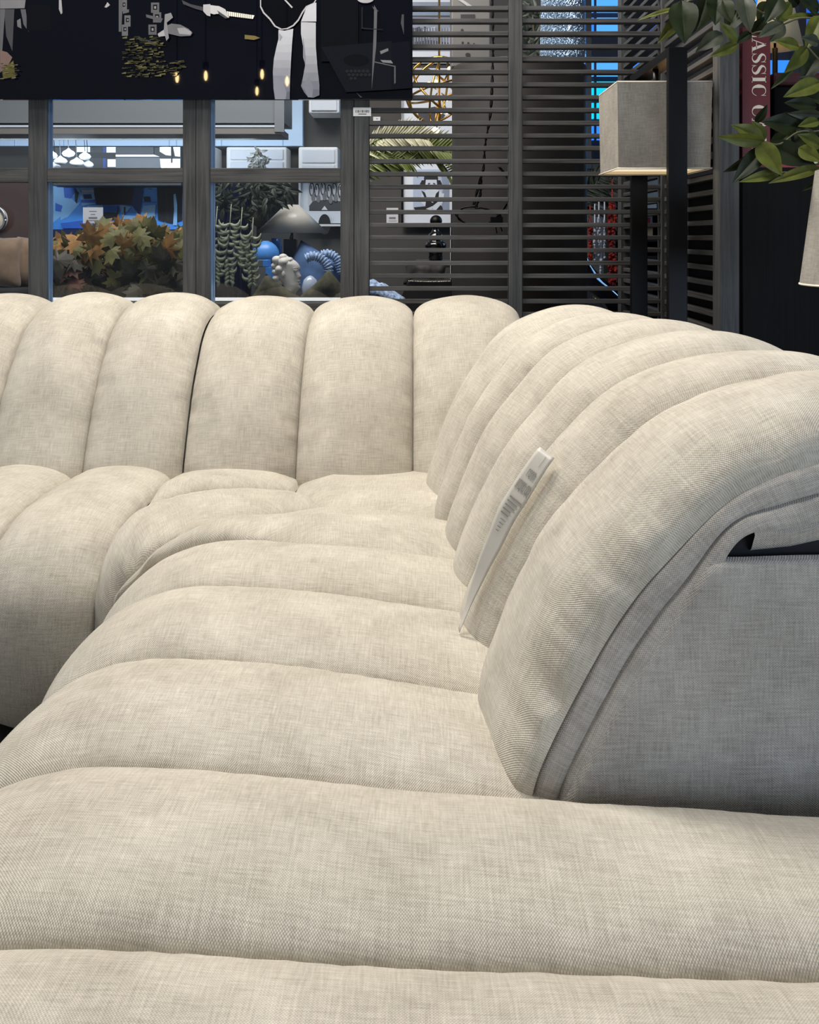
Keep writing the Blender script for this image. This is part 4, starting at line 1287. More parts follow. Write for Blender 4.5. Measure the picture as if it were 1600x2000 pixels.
# skull/face as cross-sections (front x from profile line, back x)
front = [(600,573),(590,573),(582,573),(576,576),(570,579),(566,584),(562,587.5),(559,587),(557,584.8),(555,586),(552.5,587.5),(550.5,585.8),(548.5,586.8),(546,586),(543,586.5),(540.5,588.8),(538,588.2),(535,586.2),(531,584.8),(528,585),(525,586.4),(521,586.2),(516,583.5),(511,579),(506,572),(502,565),(499.5,558)]
back = [(600,545),(590,551),(580,556),(570,557),(562,556),(554,552),(546,546),(538,542),(530,540),(522,540),(514,542),(507,546),(502,551),(499.5,556)]
def interp(tab, y):
    tab = sorted(tab)
    if y <= tab[0][0]: return tab[0][1]
    for (y0, x0), (y1, x1) in zip(tab, tab[1:]):
        if y0 <= y <= y1: return x0 + (x1-x0)*(y-y0)/(y1-y0)
    return tab[-1][1]
b = MB(); rows = []
for i in range(90):
    y = 600 - (600-499.5)*i/89
    fx, bxx = sum(interp(front, y+q*1.2) for q in range(-5, 6))/11, interp(back, y)
    det = interp(front, y) - fx
    w = {0: 1}.get(1, 0)
    half = (.036 if y < 556 else .036 - (y-556)/44*.012 if y < 575 else .026 + (y-575)/25*.05)
    half *= max(.05, min(1, ((y-499)/16)))**.5
    cx, rx = (fx+bxx)/2, (fx-bxx)/2
    row = []
    for k in range(33):
        a = 2*math.pi*k/32
        ca, sa = math.cos(a), math.sin(a)
        nar = 1 - .35*max(0, ca)**3                     # face narrows to the profile line
        p0 = P(cx + rx*ca + det*max(0, ca)**9, y, D)
        row.append((p0.x, D + half*sa*nar, p0.z))
    rows.append(row)
b.grid(rows, 0, True); 
b.build('head', bm_, t)
b = MB(); z0 = P(0, 600, D).z; c = P(560, 0, D)
b.lathe([(0, 0), (.06, 0), (.062, .015), (.035, .03), (.03, z0-TZ+.01)], (c.x, D, TZ+.001), 32); b.build('plinth', bm_, t)
b = MB()
for x, y, r0, sy in ((541,508,10,1),(553,503,9,1),(536,519,7,1),(539,531,8,1),(541,544,9,1),(547,552,7,1),(556,512,13,1.3),(549,526,12,1.3),(566,508,7,1.6)):
    b.ball(P(x, y, D), r0*D/F, 20, s=(1, sy*1.2, .85))
b.build('hair', bm_, t)
b = MB()
e = P(579, 529, D)
b.ball((e.x, D-.026, e.z), .0065, 12, s=(1.2, .5, .7)); b.tube(spline([(e.x-.012, D-.027, e.z+.010), (e.x, D-.031, e.z+.015), (e.x+.010, D-.026, e.z+.012)], 8), .0018, 6)
b.tube(spline([(e.x-.010, D-.028, e.z+.001), (e.x, D-.031, e.z+.006), (e.x+.009, D-.027, e.z+.002)], 8), .0014, 6)
b.tube(spline([(e.x-.006, D-.02, e.z-.044), (e.x+.006, D-.018, e.z-.043), (e.x+.015, D-.008, e.z-.041)], 8), .0022, 6)
ear = P(556, 535, D); b.ball((ear.x, D-.036, ear.z), .010, 12, s=(.7, .4, 1.3))
b.build('eye', bm_, t)

# second smaller white bust and blue cushion behind, patterned cushions in front
cushion('cushion', P(612, 540, 4.35), .26, .24, .12, mat('dusty_blue', (92, 122, 168), rough=.8, noise_amt=.2), 'dusty blue cushion behind the white bust', rot=.5)
t = thing('glass_bowl', P(606, 570, 4.08), 'pale rounded glass goblet between the white bust and the dark flowered cushion', 'ornament')
b = MB(); c = P(606, 585, 4.08); z0 = TZ+.001
b.lathe([(0, z0-c.z), (.03, z0-c.z), (.008, z0-c.z+.01), (.010, -.01), (.022, 0), (.034, .03), (.036, .055), (.028, .085), (.012, .1), (0, .104)], c, 28); b.build('bowl', mat('milky_glass', (176, 186, 204), rough=.2, coat=.4), t)
fl_m = mat('flowered_velvet', (56, 54, 34), rough=.8, noise_amt=.9, noise_scale=26)
cushion('cushion', P(531, 592, 3.78), .17, .17, .07, fl_m, 'dark flowered cushion with pale edge in front of the white bust, on the left', rot=.6)
cushion('cushion', P(645, 590, 3.78), .17, .20, .07, fl_m, 'dark flowered cushion beside the window post, to the right of the white bust', rot=-.75)
# knitted throw
kn = mat('blue_white_knit', (150, 172, 204), rough=.9, noise_amt=.6, noise_scale=90, bump=.8, bump_scale=160)
def roll(name, pts, r, label, D):
    t = thing(name, P(pts[0][0], pts[0][1], D), label, 'throw')
    b = MB(); c = spline([P(x, y, D) for x, y in pts], 60)
    b.tube(c, [r*(1 + .18*math.sin(i*1.3)) * (0.5 if i in (0, 59) else 1) for i in range(60)], 14)
    b.build('knit', kn, t); return t
roll('knitted_throw', [(597,505),(612,500),(628,506),(640,520),(642,534)], .020, 'thick blue and white knitted roll lying on the blue cushion behind the bust', 4.2)
roll('knitted_throw', [(628,498),(642,496),(656,504),(664,520),(668,535)], .020, 'thick blue and white knitted roll next to the window post, right of the other roll', 4.28)
t = thing('knitted_throw', P(740, 600, 3.9), 'blue and white knitted throw heaped behind the lowest slats', 'throw')
b = MB(); rows = []
for i in range(25):
    row = []
    for j in range(17):
        px = 690 + 100*i/24; ph = 545 + .0045*(px-700)**2*1.2 if px > 700 else 545
        ph = min(ph, 592)
        z = P(0, ph, 3.9).z; v = j/16
        row.append((pxX(px, 3.9), 3.9 + .3*v, (TZ+.002) + (z-TZ)*(math.sin(math.pi*min(1, v*1.3+.25)) if v < .6 else math.sin(math.pi*.97*(1-.2*v)))*.98 + .010*noise.noise(Vector((px*.12, v*9, 0)))))
    rows.append(row)
b.grid(rows, 0, True); b.build('knit', kn, t, solid=.01)
table('side_table', pxX(680,3.9), pxX(798,3.9), 3.85, 4.3, TZ, 'low dark side table under the knitted throw behind the slats')
# white-framed picture with black writing behind the lamp
def frame_pic(px0, py0, px1, py1, D, fr_m, mat_c, shapes, label, w=4, pre='photo'):
    t = thing('framed_picture', P((px0+px1)/2, py1, D), label, 'picture')
    b = MB()
    for (x0, y0, x1, y1) in ((px0, py0, px1, py0+w), (px0, py1-w, px1, py1), (px0, py0+w, px0+w, py1-w), (px1-w, py0+w, px1, py1-w)):
        a, c = P(x0, y1, D), P(x1, y0, D); b.box((a.x, D-.02, a.z), (c.x, D+.01, c.z))
    b.build('frame', fr_m, t, merge=False)
    b = MB(); a, c = P(px0+w, py1-w, D), P(px1-w, py0+w, D); b.box((a.x, D-.001, a.z), (c.x, D+.008, c.z)); b.build('mount', mat_c, t)
    art('printed_image', D-.0015, shapes, t, pre=pre)
    return t
mount = mat('mount_board', (222, 228, 238), rough=.6)
sh = [((206,208,214), rect(602,352,672,404)), ((70,72,76), [(604,402),(612,392),(640,390),(672,394),(672,412),(604,412)]), ((232,232,234), [(634,402),(640,410),(628,410)])]
for k, (x, y) in enumerate([(606,360),(616,362),(628,358),(640,364),(650,360),(662,362)]):
    sh += [((40,42,46), ell(x+3, y+10, 5, 14)), ((196,198,204), ell(x+3, y+10, 3.2, 11)), ((50,50,54), rect(x+1, y+2, x+3, y+9)), ((120,122,128), ell(x+6, y+26, 4, 8))]
sh += [((26,28,34), ell(634, 438, 12, 20)), ((24,24,28), rect(602,436,672,441))]
frame_pic(584, 348, 676, 442, 5.9, white, mount, sh, 'white-framed black and white picture with graffiti shapes behind the cone lampshade')

# ------------------------------------------------------------------ seen between the slats
blackf = mat('black_gloss_frame', (14, 14, 15), rough=.25)
sh = [((176,190,212), rect(807,331,878,414)), ((140,152,174), [(860,331),(878,331),(878,414),(850,414),(866,370)]),
      ((26,26,30), ell(842, 349, 14, 12)), ((26,26,30), [(824,352),(860,352),(864,360),(856,364),(828,364),(820,360)]),
      ((204,212,224), [(832,351),(853,351),(854,362),(848,370),(838,370),(831,362)]), ((206,214,226), [(838,368),(850,368),(862,374),(868,390),(862,402),(848,406),(832,404),(822,394),(824,378)]),
      ((26,26,30), [(823,372),(830,376),(836,392),(846,396),(852,378),(858,372),(856,396),(864,404),(866,412),(830,412),(832,392)]), ((210,218,228), [(858,376),(868,378),(866,394),(852,410),(842,412),(846,402),(858,392)]),
      ((24,24,28), [(808,405),(830,403),(846,407),(842,413),(812,412)]), ((206,214,224), [(832,408),(846,402),(844,411)]), ((60,60,66), [(836,358),(840,357),(840,359),(836,360)]), ((60,60,66), [(846,357),(850,358),(850,360),(846,359)]), ((90,70,76), [(839,365),(846,365),(843,367)])]
frame_pic(784, 310, 900, 441, 5.94, blackf, mount, sh, 'black-framed black and white portrait of a dark-haired sitter, behind the slats', w=4)
sh = [((140,150,168), rect(800,4,884,100)), ((60,66,80), rect(806,30,882,34)), ((30,32,36), [(810,55),(820,52),(824,62),(812,66)]), ((200,210,226), [(826,58),(850,52),(856,70),(830,76)]), ((40,42,50), rect(828,52,832,80)), ((50,50,58), [(810,82),(840,78),(880,84),(880,95),(812,95)]), ((150,180,220), rect(800,14,882,26))]
for k in range(14): sh.append(((60+8*k, 66+8*k, 80+8*k), rect(806+5.4*k, 54, 809+5.4*k, 92)))
frame_pic(792, -30, 905, 118, 5.94, blackf, mount, sh, 'black-framed picture high on the rear wall, right of the lounge picture', w=4)
sh = [((60,62,70), [(815,215),(850,208),(870,225),(860,240),(820,238)]), ((40,40,46), rect(800,124,884,133))]
frame_pic(784, 122, 900, 290, 5.94, mat('silver_frame', (150, 152, 158), rough=.3, metal=.5), mount, sh, 'large white picture behind the brass globe chandelier, between the two black-framed ones', w=3)
# brass globe chandelier
brass = MATS['brass']
ch = thing('chandelier', P(858, 180, 5.0), 'brass globe chandelier of crossing rings with glowing round bulbs behind the slats', 'lamp')
cc = P(858, 178, 5.0); rr0 = 66*5.0/F
b = MB()
for k, (ax, tilt) in enumerate([((1,0,0), .3), ((0,0,1), .2), ((.7,0,.7), .8), ((-.7,0,.7), 1.1), ((1,0,.3), 1.5), ((.2,0,1), 1.35)]):
    Mx = Matrix.Rotation(tilt, 3, Vector(ax)) 
    pts = [cc + Mx @ Vector((rr0*math.cos(2*math.pi*i/48), .0, rr0*math.sin(2*math.pi*i/48))) for i in range(49)]
    b.tube(pts, .006, 8, caps=False)
b.build('ring', brass, ch)
b = MB(); b.tube([cc + Vector((0, 0, -rr0)), cc + Vector((0, 0, 1.5))], .006, 8); b.build('rod', brass, ch)
gb = mat('glowing_bulb', (255, 222, 165), emit=3.5)
for x, y in ((855,140),(851,161),(838,165),(845,192),(874,192),(862,217),(848,253),(873,217),(879,135),(853,255)):
    c = P(x, y, 4.98 + .1*math.sin(x)); b = MB(); b.ball(c, .014, 12); bb = b.build('bulb', gb, ch)
    b = MB(); b.tube([c, c.lerp(cc, .7)], .004, 6); b.build('bulb_arm', brass, bb)
# palm fronds
pmg = mat('palm_green', (92, 104, 50), rough=.5, noise_amt=.3, noise_scale=20); pml = mat('palm_pale', (168, 166, 140), rough=.5, noise_amt=.2)
def frond(b, pts, D, ll, n, mi, seed):
    r_ = rnd(seed); c = spline([P(x, y, D + dz) for x, y, dz in pts], n)
    for i in range(2, n):
        t = (c[min(i+1, n-1)] - c[i-1]).normalized()
        for s in (-1, 1):
            d = (Vector((0, 0, s))*.8 + t*.75 + Vector((0, r_.uniform(-.4, .4), 0))).normalized()
            L = ll*(1 - .55*abs(i/n-.45))*r_.uniform(.8, 1.1)
            leaf(b, c[i], c[i] + d*L, L*.13, mi, fold=.3, curl=.25)
    b.tube(c, .0025, 5, mi=0)
pp = thing('palm', P(760, 600, 4.7), 'pale green palm fronds arching behind the slats, left of the grey drum', 'plant')
b = MB()
frond(b, [(700,300,.0),(740,272,0),(790,262,-.05),(835,272,-.1)], 4.95, .13, 26, 1, 1); frond(b, [(690,330,0),(740,296,0),(800,286,0),(885,298,-.05)], 4.95, .16, 32, 0, 2)
frond(b, [(680,360,0),(715,320,0),(760,306,0),(800,316,0)], 4.95, .14, 24, 0, 3); frond(b, [(700,300,.1),(760,290,.1),(830,280,.1),(890,290,.1)], 5.0, .13, 28, 1, 4); frond(b, [(840,300,0),(860,316,0),(872,330,0),(880,345,0)], 4.95, .10, 14, 0, 5)
b.build('frond', [pmg, pml], pp, fix=False)
b = MB(); root_ = P(690, 640, 5.0)
for x, y in ((700,300),(690,330),(680,360)): b.tube(spline([Vector((root_.x, 5.0, .3)), P(685, 450, 5.0), P(x, y, 4.95)], 14), .008, 6)
b.build('stem', MATS['twig'], pp)
b = MB(); b.lathe([(0, 0), (.12, 0), (.16, .28), (.17, .30), (.15, .30), (.14, .2)], (root_.x, 5.0, .002), 32); b.build('pot', m_dark, pp)
# gourd lamp / black vase on black table
bg = mat('black_glaze', (10, 10, 12), rough=.06, coat=.6)
table('side_table', pxX(812, 4.9), pxX(905, 4.9), 4.75, 5.2, P(0, 509, 4.9).z, 'black square side table carrying the glossy black double-gourd vase')
vs = thing('vase', P(851, 509, 4.95), 'glossy black double-gourd vase with a round stopper, in front of the portrait', 'vase')
c = P(851, 509, 4.95); S = 4.95/F
pr = [(0,0),(12,0),(14,4),(13,12),(15,20),(21,26),(21,32),(17,36),(13,39),(16,44),(15,50),(9,55),(6,60),(6,66),(8,67),(0,67)]
b = MB(); b.lathe([(x*S, y*S) for x, y in pr], c + Vector((0, 0, .001)), 40); o = b.build('body', bg, vs)
b = MB(); b.ball(c + Vector((.002, 0, 77*S)), 12*S, 20); b.build('stopper', blk, vs)
# black chair with nailheads
cr_ = thing('armchair', P(850, 600, 4.4), 'black upholstered chair with a row of bright nailheads along its curved back', 'chair')
b = MB(); bx_ = [P(x, y, 4.4) for x, y in ((782,605),(786,575),(796,552),(806,546),(850,548),(884,547),(885,555),(885,605))]
q = [Vector((p.x, 4.35, p.z)) for p in bx_]; b.poly(q, thick=.14); b.build('backrest', mat('black_velvet', (12, 12, 13), rough=.7), cr_, bevel=.01)
b = MB(); x0, x1 = bx_[0].x, bx_[-1].x; b.box((x0, 3.9, .28), (x1, 4.35, .42)); b.build('seat', MATS['black_velvet'], cr_, bevel=.03)
for x in (x0+.04, x1-.04):
    for y in (3.94, 4.42):
        b = MB(); b.tube([(x, y, 0), (x, y, .29)], [.012, .02], 10); b.build('leg', blk, cr_)
b = MB()
for k in range(26): b.ball(P(799+3.2*k, 549 + 1.6*math.sin(k/29*math.pi), 4.345), .0035, 6)
b.build('nailheads', mat('nail_steel', (220, 214, 200), rough=.2, metal=1), cr_)
table('stool', pxX(800, 4.62), pxX(868, 4.62), 4.53, 4.72, P(0, 546, 4.62).z-.012, 'low dark stool behind the nailhead chair, under the patterned cushion', 'stool')
cushion('cushion', P(830, 536, 4.62), .20, .12, .08, mat('black_grey_print', (48, 46, 46), rough=.8, noise_amt=.9, noise_scale=24), 'black and grey patterned cushion just above the nailhead chair', rot=.1)
t = thing('mirror_edge', P(885, 500, 4.6), 'narrow upright black-framed mirror strip between the portrait and the big grey drum', 'mirror')
b = MB(); b.box((pxX(881, 4.6), 4.6, 0), (pxX(888, 4.6), 4.63, P(0, 410, 4.6).z)); b.build('frame', blackf, t)
b = MB(); b.box((pxX(879.6, 4.6), 4.6, 0), (pxX(881, 4.6), 4.62, P(0, 412, 4.6).z)); b.build('glass_edge', MATS['bright_steel'], t)

# the big drum
dr = thing('drum_pedestal', P(1017, 600, 4.25), 'very large dark cylindrical drum behind the slats, standing between the portrait and the palm', 'pedestal')
c = P(1017, 0, 4.25); r0 = 133*4.25/F; zt = P(0, 128, 4.25).z
b = MB(); b.lathe([(0, 0), (r0, 0), (r0, zt-.015), (r0-.006, zt), (r0-.02, zt), (0, zt)], (c.x, 4.25+r0*.2, 0), 96); b.build('body', mat('drum_charcoal', (48, 45, 43), rough=.6, spec=.3, noise_amt=.05), dr, bevel=.003)
# twisted black cord hanging down the drum
b = MB()
def cord(pts, off=0):
    c_ = spline([P(x, y, 3.93) for x, y in pts], 90)
    for ph in (0, math.pi):
        q = []
        for i, p in enumerate(c_):
            a = i*.75+ph; q.append(p + Vector((math.cos(a)*.004, math.sin(a)*.004, 0)))
        b.tube(q, .0032, 5)
cord([(958,-60),(963,60),(962,140),(958,220),(948,280),(944,330),(938,350),(928,390),(926,400)])
cord([(944,330),(940,345),(938,380),(930,406),(940,406),(960,412),(978,424),(960,434),(930,437),(906,434),(893,422),(895,412),(910,405),(928,404)])
cord([(975,326),(990,345),(1003,370),(990,398),(975,420),(966,428)])
o = b.build('cord', blk); tag(o, 'twisted black cord hanging in loops in front of the large grey drum', 'cord')
b = MB(); b.box((pxX(958, 3.93), 3.915, P(0, 440, 3.93).z), (pxX(982, 3.93), 3.945, P(0, 424, 3.93).z)); b.tube([P(968, 440, 3.93), P(971, 456, 3.93)], .0025, 5); b.tube([P(977, 440, 3.93), P(981, 452, 3.93)], .0025, 5); b.build('plug', blk, o)
# radio / grey appliance and glass vase on the drum
t = thing('coffee_machine', P(915, 128, 4.4), 'grey appliance with small round dials standing on top of the large drum', 'appliance')
a, c = P(882, 127, 4.3), P(958, -60, 4.3)
b = MB(); b.box((a.x, 4.3, zt+.002), (c.x, 4.5, c.z)); b.build('body', mat('appliance_grey', (96, 95, 93), rough=.5), t, bevel=.006)
art('dial', 4.3, [((24,24,26), ell(903, 60, 3, 4)), ((24,24,26), ell(904, 84, 2.4, 3)), ((24,24,26), ell(915, 85, 2.4, 3)), ((24,24,26), ell(926, 87, 2.4, 3)), ((30,30,32), rect(900,28,928,40)), ((150,150,150), [(895,0),(905,0),(935,20),(925,20)]), ((20,20,22), ell(914, 107, 5, 4))], t, pre='dial')
t = thing('glass_vase', P(1100, 128, 4.35), 'tall crinkled clear glass vase standing on the right side of the large drum', 'vase')
gm = bpy.data.materials.new('crinkled_glass'); gm.use_nodes = True
bs = gm.node_tree.nodes['Principled BSDF']; bs.inputs['Base Color'].default_value = lin((150, 176, 205)); bs.inputs['Roughness'].default_value = .08; bs.inputs['Metallic'].default_value = .75
nz = gm.node_tree.nodes.new('ShaderNodeTexNoise'); nz.inputs['Scale'].default_value = 22; nz.inputs['Distortion'].default_value = 1.5
bu = gm.node_tree.nodes.new('ShaderNodeBump'); bu.inputs['Strength'].default_value = 1; bu.inputs['Distance'].default_value = .02
gm.node_tree.links.new(nz.outputs['Fac'], bu.inputs['Height']); gm.node_tree.links.new(bu.outputs[0], bs.inputs['Normal'])
c = P(1100, 0, 4.3); b = MB(); b.lathe([(0, 0), (.10, 0), (.105, .05), (.10, .30), (.11, .42), (.095, .42), (.09, .3), (.09, .03)], (c.x, 4.3, zt+.002), 48); b.build('body', gm, t)
t = thing('leafy_pot', P(1042, 128, 4.4), 'dark green leaves between the screen post and the crinkled glass vase', 'plant')
b = MB(); sprays(b, 1042, 60, 14, 70, 4.4, 90, .06, 0, rnd(6), dd=.08); b.build('foliage', dgl, t, fix=False)
b = MB(); cc2 = P(1042, 0, 4.4); b.tube([(cc2.x, 4.4, zt+.002), (cc2.x, 4.4, P(0, 0, 4.4).z)], .006, 6); b.build('stem', MATS['twig'], t)

# window wall at right rear, with the bright facade outside
wf = mat('window_mullion', (44, 44, 48), rough=.5)
wd = tag(MB().build('window_1', wf) if False else bpy.data.objects.new('window_1', None), kind='structure'); COL.objects.link(wd)
b = MB()
for x in (1.05, 1.72, 2.4, 3.1, 3.8):
    b.box((x, 5.95, 1.5), (x+.045, 6.05, 3.4))
for z in (1.5, 2.62, 3.3): b.box((1.05, 5.96, z), (3.84, 6.04, z+.04))
b.build('window_frame', wf, wd)
b = MB(); b.box((1.05, 6.03, 1.5), (3.84, 6.036, 3.3)); b.build('pane', glass, wd)
skyg = lambda c, e: mat('facade_%d_%d' % (c[0], int(e*10)), c, rough=.3, emit=e)  # emission stands in for daylight on the outside glazing
fc = thing('glass_facade', (3.0, 12, 0), 'bright blue glazed building facade seen outside the rear window at upper right', 'building')
b = MB(); b.box((.4, 12.05, -1), (8.5, 12.4, 7)); b.build('wall', mat('facade_dark', (30, 40, 60), rough=.5), fc)
r_ = rnd(12)
fm = [skyg((50, 140, 245), .7), skyg((20, 215, 245), .7), skyg((36, 96, 215), .6), skyg((88, 175, 250), .7)]
b = MB()
for j in range(26):
    for i in range(18):
        x0 = .6 + i*.42; z0 = -.4 + j*.27
        if j % 5 == 4: continue
        mi = 1 if j in (11, 12) and r_.random() < .8 else r_.choice([0, 0, 2, 3])
        b.box((x0, 12.0, z0), (x0+.38, 12.04, z0+.2), mi)
o = b.build('glowing_glazing', fm, fc); tag(o, 'rows of bright blue and cyan window bands')
# palm, amaranthus, shelves and bottle seen right of the drum
pr_ = thing('palm', P(1190, 360, 4.6), 'dark palm fronds arching over the red hanging tassel, right of the drum', 'plant')
b = MB(); frond(b, [(1130,420,0),(1150,385,0),(1190,372,0),(1240,385,-.05)], 5.3, .16, 28, 0, 11); frond(b, [(1120,400,0),(1150,360,0),(1185,346,0),(1225,350,0)], 5.3, .15, 26, 0, 12); frond(b, [(1150,425,0),(1160,400,0),(1155,370,0),(1175,340,0)], 5.3, .15, 18, 0, 13)
b.build('frond', dgl, pr_, fix=False)
b = MB(); x = pxX(1120, 5.5)
for e in ((1130,420),(1120,400),(1150,425)): b.tube(spline([Vector((x, 5.5, .5)), P(1125, 520, 5.4), P(e[0], e[1], 5.3)], 12), .007, 6)
b.build('stem', MATS['twig'], pr_)
b = MB(); b.lathe([(0, 0), (.10, 0), (.13, .5), (.12, .52), (.10, .5)], (x, 5.5, .002), 32); b.build('pot', m_dark, pr_)
red = mat('amaranth_red', (150, 40, 30), rough=.8, noise_amt=.5, noise_scale=80)
def tassel(px, y0, y1, wpx, m, label, D=5.2, n=260, s=.011):
    t = thing('hanging_tassel', P(px, y0, D), label, 'ornament', 'strands hanging right of the drum')
    b = MB(); r_ = rnd(px)
    for k in range(n):
        y = y0 + (y1-y0)*r_.random(); w = wpx*(.75+.25*math.sin(y*.07+px))
        b.ball(P(px + r_.uniform(-.5, .5)*w, y, D + r_.uniform(-.02, .02)), s*r_.uniform(.6, 1.1), 6)
    b.tube([P(px, y0-40, D), P(px, y1, D)], .004, 6)
    b.build('tassel', m, t)
tassel(1196, 390, 558, 18, red, 'thick red amaranth tassel hanging in front of the bookshelf')
tassel(1153, 440, 516, 8, red, 'thin red tassel hanging beside the edge of the large drum', n=110)
wh = mat('pearl_white', (206, 214, 228), rough=.2)
for px, y0, y1, w in ((1162,438,512,3),(1170,425,500,6),(1181,430,506,3.5),(1174,506,540,5)):
    tassel(px, y0, y1, w, wh, {1162: 'thin white bead strand nearest the drum', 1170: 'thick white bead strand in the middle of the bead strands', 1181: 'thin white bead strand next to the thick red tassel', 1174: 'short low white bead cluster below the other bead strands'}[px] + ', behind the slats', n=60, s=.008)
sf = thing('bookshelf', P(1240, 470, 5.4), 'dark bookshelf right of the red tassel, holding pale boxes and books', 'shelf')
b = MB()
x0, x1 = pxX(1196, 5.4), pxX(1330, 5.4)
b.box((x0, 5.62, 0), (x1, 5.65, pyZ(385, 5.4))); b.box((x0, 5.4, 0), (x0+.02, 5.62, pyZ(385, 5.4))); b.box((x1-.02, 5.4, 0), (x1, 5.62, pyZ(385, 5.4)))
b.build('carcass', m_dark, sf)
for y in (385, 407, 437, 466, 500, 540):
    b = MB(); z = pyZ(y, 5.4); b.box((x0+.02, 5.40, z-.018), (x1-.02, 5.62, z)); b.build('shelf_board', m_dark, sf)
for i in range(4):
    z = pyZ(466, 5.4)+.001; x = x0+.035+.052*i
    t = thing('book', (x, 5.42, z), 'cream book spine, %s from the red tassel on the middle shelf' % ['first', 'second', 'third', 'fourth'][i], 'book', 'cream books on the shelf')
    b = MB(); b.box((x, 5.42, z), (x+.046, 5.58, z+.068)); b.build('cover', mat('cream_cloth', (190, 178, 152), rough=.7), t, bevel=.003)
    z = pyZ(437, 5.4)+.001
    t = thing('packet', (x, 5.42, z), 'grey-blue packet with a red stripe, %s from the red tassel on the upper shelf' % ['first', 'second', 'third', 'fourth'][i], 'box', 'grey-blue packets on the shelf')
    b = MB(); b.box((x, 5.42, z), (x+.044, 5.56, z+.064)); b.build('body', mat('packet_blue', (104, 120, 140), rough=.6), t, bevel=.002)
    b = MB(); b.box((x+.012, 5.4195, z+.004), (x+.030, 5.4199, z+.034)); b.build('stripe', mat('packet_red', (130, 30, 36), rough=.6), t)
z = pyZ(407, 5.4)+.001
t = thing('storage_box', (x0+.15, 5.42, z), 'pale blue box on the top shelf behind the floor lamp\'s rear post', 'box'); b = MB(); b.box((x0+.11, 5.42, z), (x0+.26, 5.58, z+.038)); b.build('body', mat('pale_box', (180, 200, 224), rough=.6), t, bevel=.002)
t = thing('storage_box', (x0+.05, 5.42, z), 'low tan box on the top shelf beside the pale blue one', 'box'); b = MB(); b.box((x0+.03, 5.42, z), (x0+.10, 5.58, z+.022)); b.build('body', mat('tan_box', (158, 138, 100), rough=.6), t, bevel=.002)
bt = thing('bottle_vase', P(1140, 620, 4.15), 'huge glossy blue-black bottle vase with sloping shoulder, low behind the right-hand slats', 'vase')
S = 4.0/F; c = P(1138, 0, 4.0)
zb = pyZ(490, 4.0)
pr = [(0,0),(.2,0),(.26,.12),(.29,.38),(.288,.58),(.27,.68),(.24,.75),(.19,.81),(.135,.855),(.08,.92),(.045,.99),(.028,1.06),(.024,1.12),(.028,1.15),(.018,1.15)]
b = MB(); b.lathe([(r1, z1) for r1, z1 in pr], (pxX(1128, 4.9), 4.92, .002), 56)
b.build('body', mat('midnight_glaze', (10, 16, 34), rough=.05, coat=.8), bt)
wr = thing('facade_blocker', (1.46, 4.75, 0), 'tall dark block added behind the side screen to hide the bright facade, between the lamps', 'cabinet')  # added to keep the bright facade from showing through the side slats
b = MB(); b.box((1.30, 4.6, 0), (1.62, 5.1, 2.3)); b.build('body', mat('umber_blocker', (40, 36, 34), rough=.6), wr, bevel=.004)
b = MB(); b.box((1.31, 4.585, .05), (1.61, 4.599, 2.25)); b.build('door', MATS['umber_blocker'], wr, bevel=.002)
# lamp with cream shade at top right, on a tall stand
t, c = cone_lamp(1462, 1566, 1490, 1550, -10, 94, 4.3, 0, 'standing lamp with a cream empire shade, at the top right behind the red book', mat('cream_shade', (226, 208, 172), rough=.7, noise_amt=.06, emit=0), None, name='floor_lamp')
b = MB(); b.tube([(c.x, 4.3, .01), (c.x, 4.3, c.z)], .012, 12); b.lathe([(0, 0), (.14, 0), (.14, .012), (.02, .02), (0, .02)], (c.x, 4.3, .001), 32); b.build('base', blk, t)
b = MB(); b.ball((c.x, 4.3, c.z+.06), .03, 12); b.build('bulb', MATS['warm_bulb'], t)

# paper price strip lying over the right-hand back
EL = [(1055,873),(1044,884),(1022,915),(993,959),(973,994),(953,1045),(936,1089),(925,1124),(914,1161),(905,1200),(896,1227)]
ER = [(1083,895),(1072,910),(1055,937),(1030,979),(1004,1020),(982,1064),(960,1104),(942,1139),(923,1177),(913,1199),(897,1236)]
bpy.context.view_layer.update()
org = Vector((0, 0, EYE))
dgr = bpy.context.evaluated_depsgraph_get()
def hit(px, py):
    d = (P(px, py, 1.0) - org).normalized()
    ok, loc, nrm, idx, ob, mx = SC.ray_cast(dgr, org, d)
    return (loc-org).y
L_, R_ = [], []
for k, ((ax, ay), (bx2, by2)) in enumerate(zip(EL, ER)):
    dl, dr_ = hit(ax, ay), hit(bx2, by2)
    o1, o2 = (.012, .030) if k < 8 else (.008, .012)
    dd = min(dl - o1, dr_ - .006)
    L_.append(dd); R_.append(min(dr_ - o2, dd + .01))
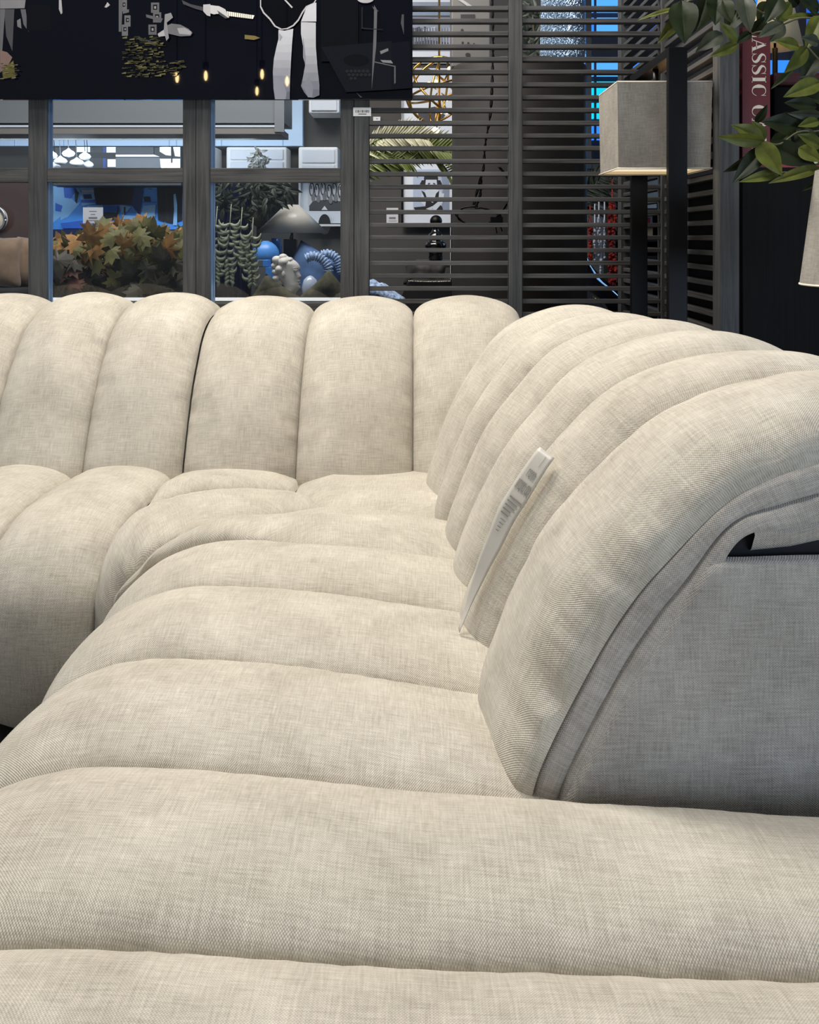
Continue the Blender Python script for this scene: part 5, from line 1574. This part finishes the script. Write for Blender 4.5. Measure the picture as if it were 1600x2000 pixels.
# smooth the depth so that the paper bends as one sheet
for _ in range(6):
    L_ = [L_[0]] + [(L_[i-1]+2*L_[i]+L_[i+1])/4 for i in range(1, len(L_)-1)] + [L_[-1]]
    R_ = [R_[0]] + [(R_[i-1]+2*R_[i]+R_[i+1])/4 for i in range(1, len(R_)-1)] + [R_[-1]]
L_ = [P(x, y, d) for (x, y), d in zip(EL, L_)]
R_ = [P(x, y, d) for (x, y), d in zip(ER, R_)]
Lc, Rc = spline(L_, 40), spline(R_, 40)
paper = mat('strip_paper', (190, 187, 180), rough=.45, noise_amt=.03)
tg = thing('price_strip', L_[3], 'long white paper price strip hanging over the right-hand sofa back down to the seat', 'label')
rows = [[Lc[i].lerp(Rc[i], k/6) for k in range(7)] for i in range(40)]
b = MB(); b.grid(rows, 0, True); b.build('paper', paper, tg, solid=.0007)
ink = mat('faded_ink', (128, 128, 124), rough=.6)
b = MB()
def mark(t0, t1, u0, u1):
    q = []
    for t, u in ((t0, u0), (t0, u1), (t1, u1), (t1, u0)):
        i = min(38, int(t*39)); f_ = t*39-i
        l = Lc[i].lerp(Lc[i+1], f_); r2 = Rc[i].lerp(Rc[i+1], f_)
        p = l.lerp(r2, u); q.append(p + (org-p).normalized()*.0022)
    b.add(q, [(0, 1, 2, 3)])
def glyphs(t0, t1, u0, u1, n, seed):
    r_ = rnd(seed)
    for k in range(n):
        a = u0 + (u1-u0)*k/n; w = (u1-u0)/n
        mark(t0, t1, a, a+w*.28)
        if r_.random() < .7: mark(t0, t0+(t1-t0)*.2, a, a+w*.75)
        if r_.random() < .5: mark(t1-(t1-t0)*.2, t1, a, a+w*.75)
        if r_.random() < .5: mark(t0, t1, a+w*.5, a+w*.75)
glyphs(.115, .155, .28, .74, 4, 1)
glyphs(.185, .235, .12, .86, 8, 2)
for k in range(5): mark(.28+.022*k, .288+.022*k, .18+.0*k, .86-.05*(k % 2)-.06*k)
for k in range(4): mark(.40+.02*k, .404+.02*k, .3, .62-.05*k)
mark(.02, .085, .60, .62)
b.build('print', ink, tg, fix=False)
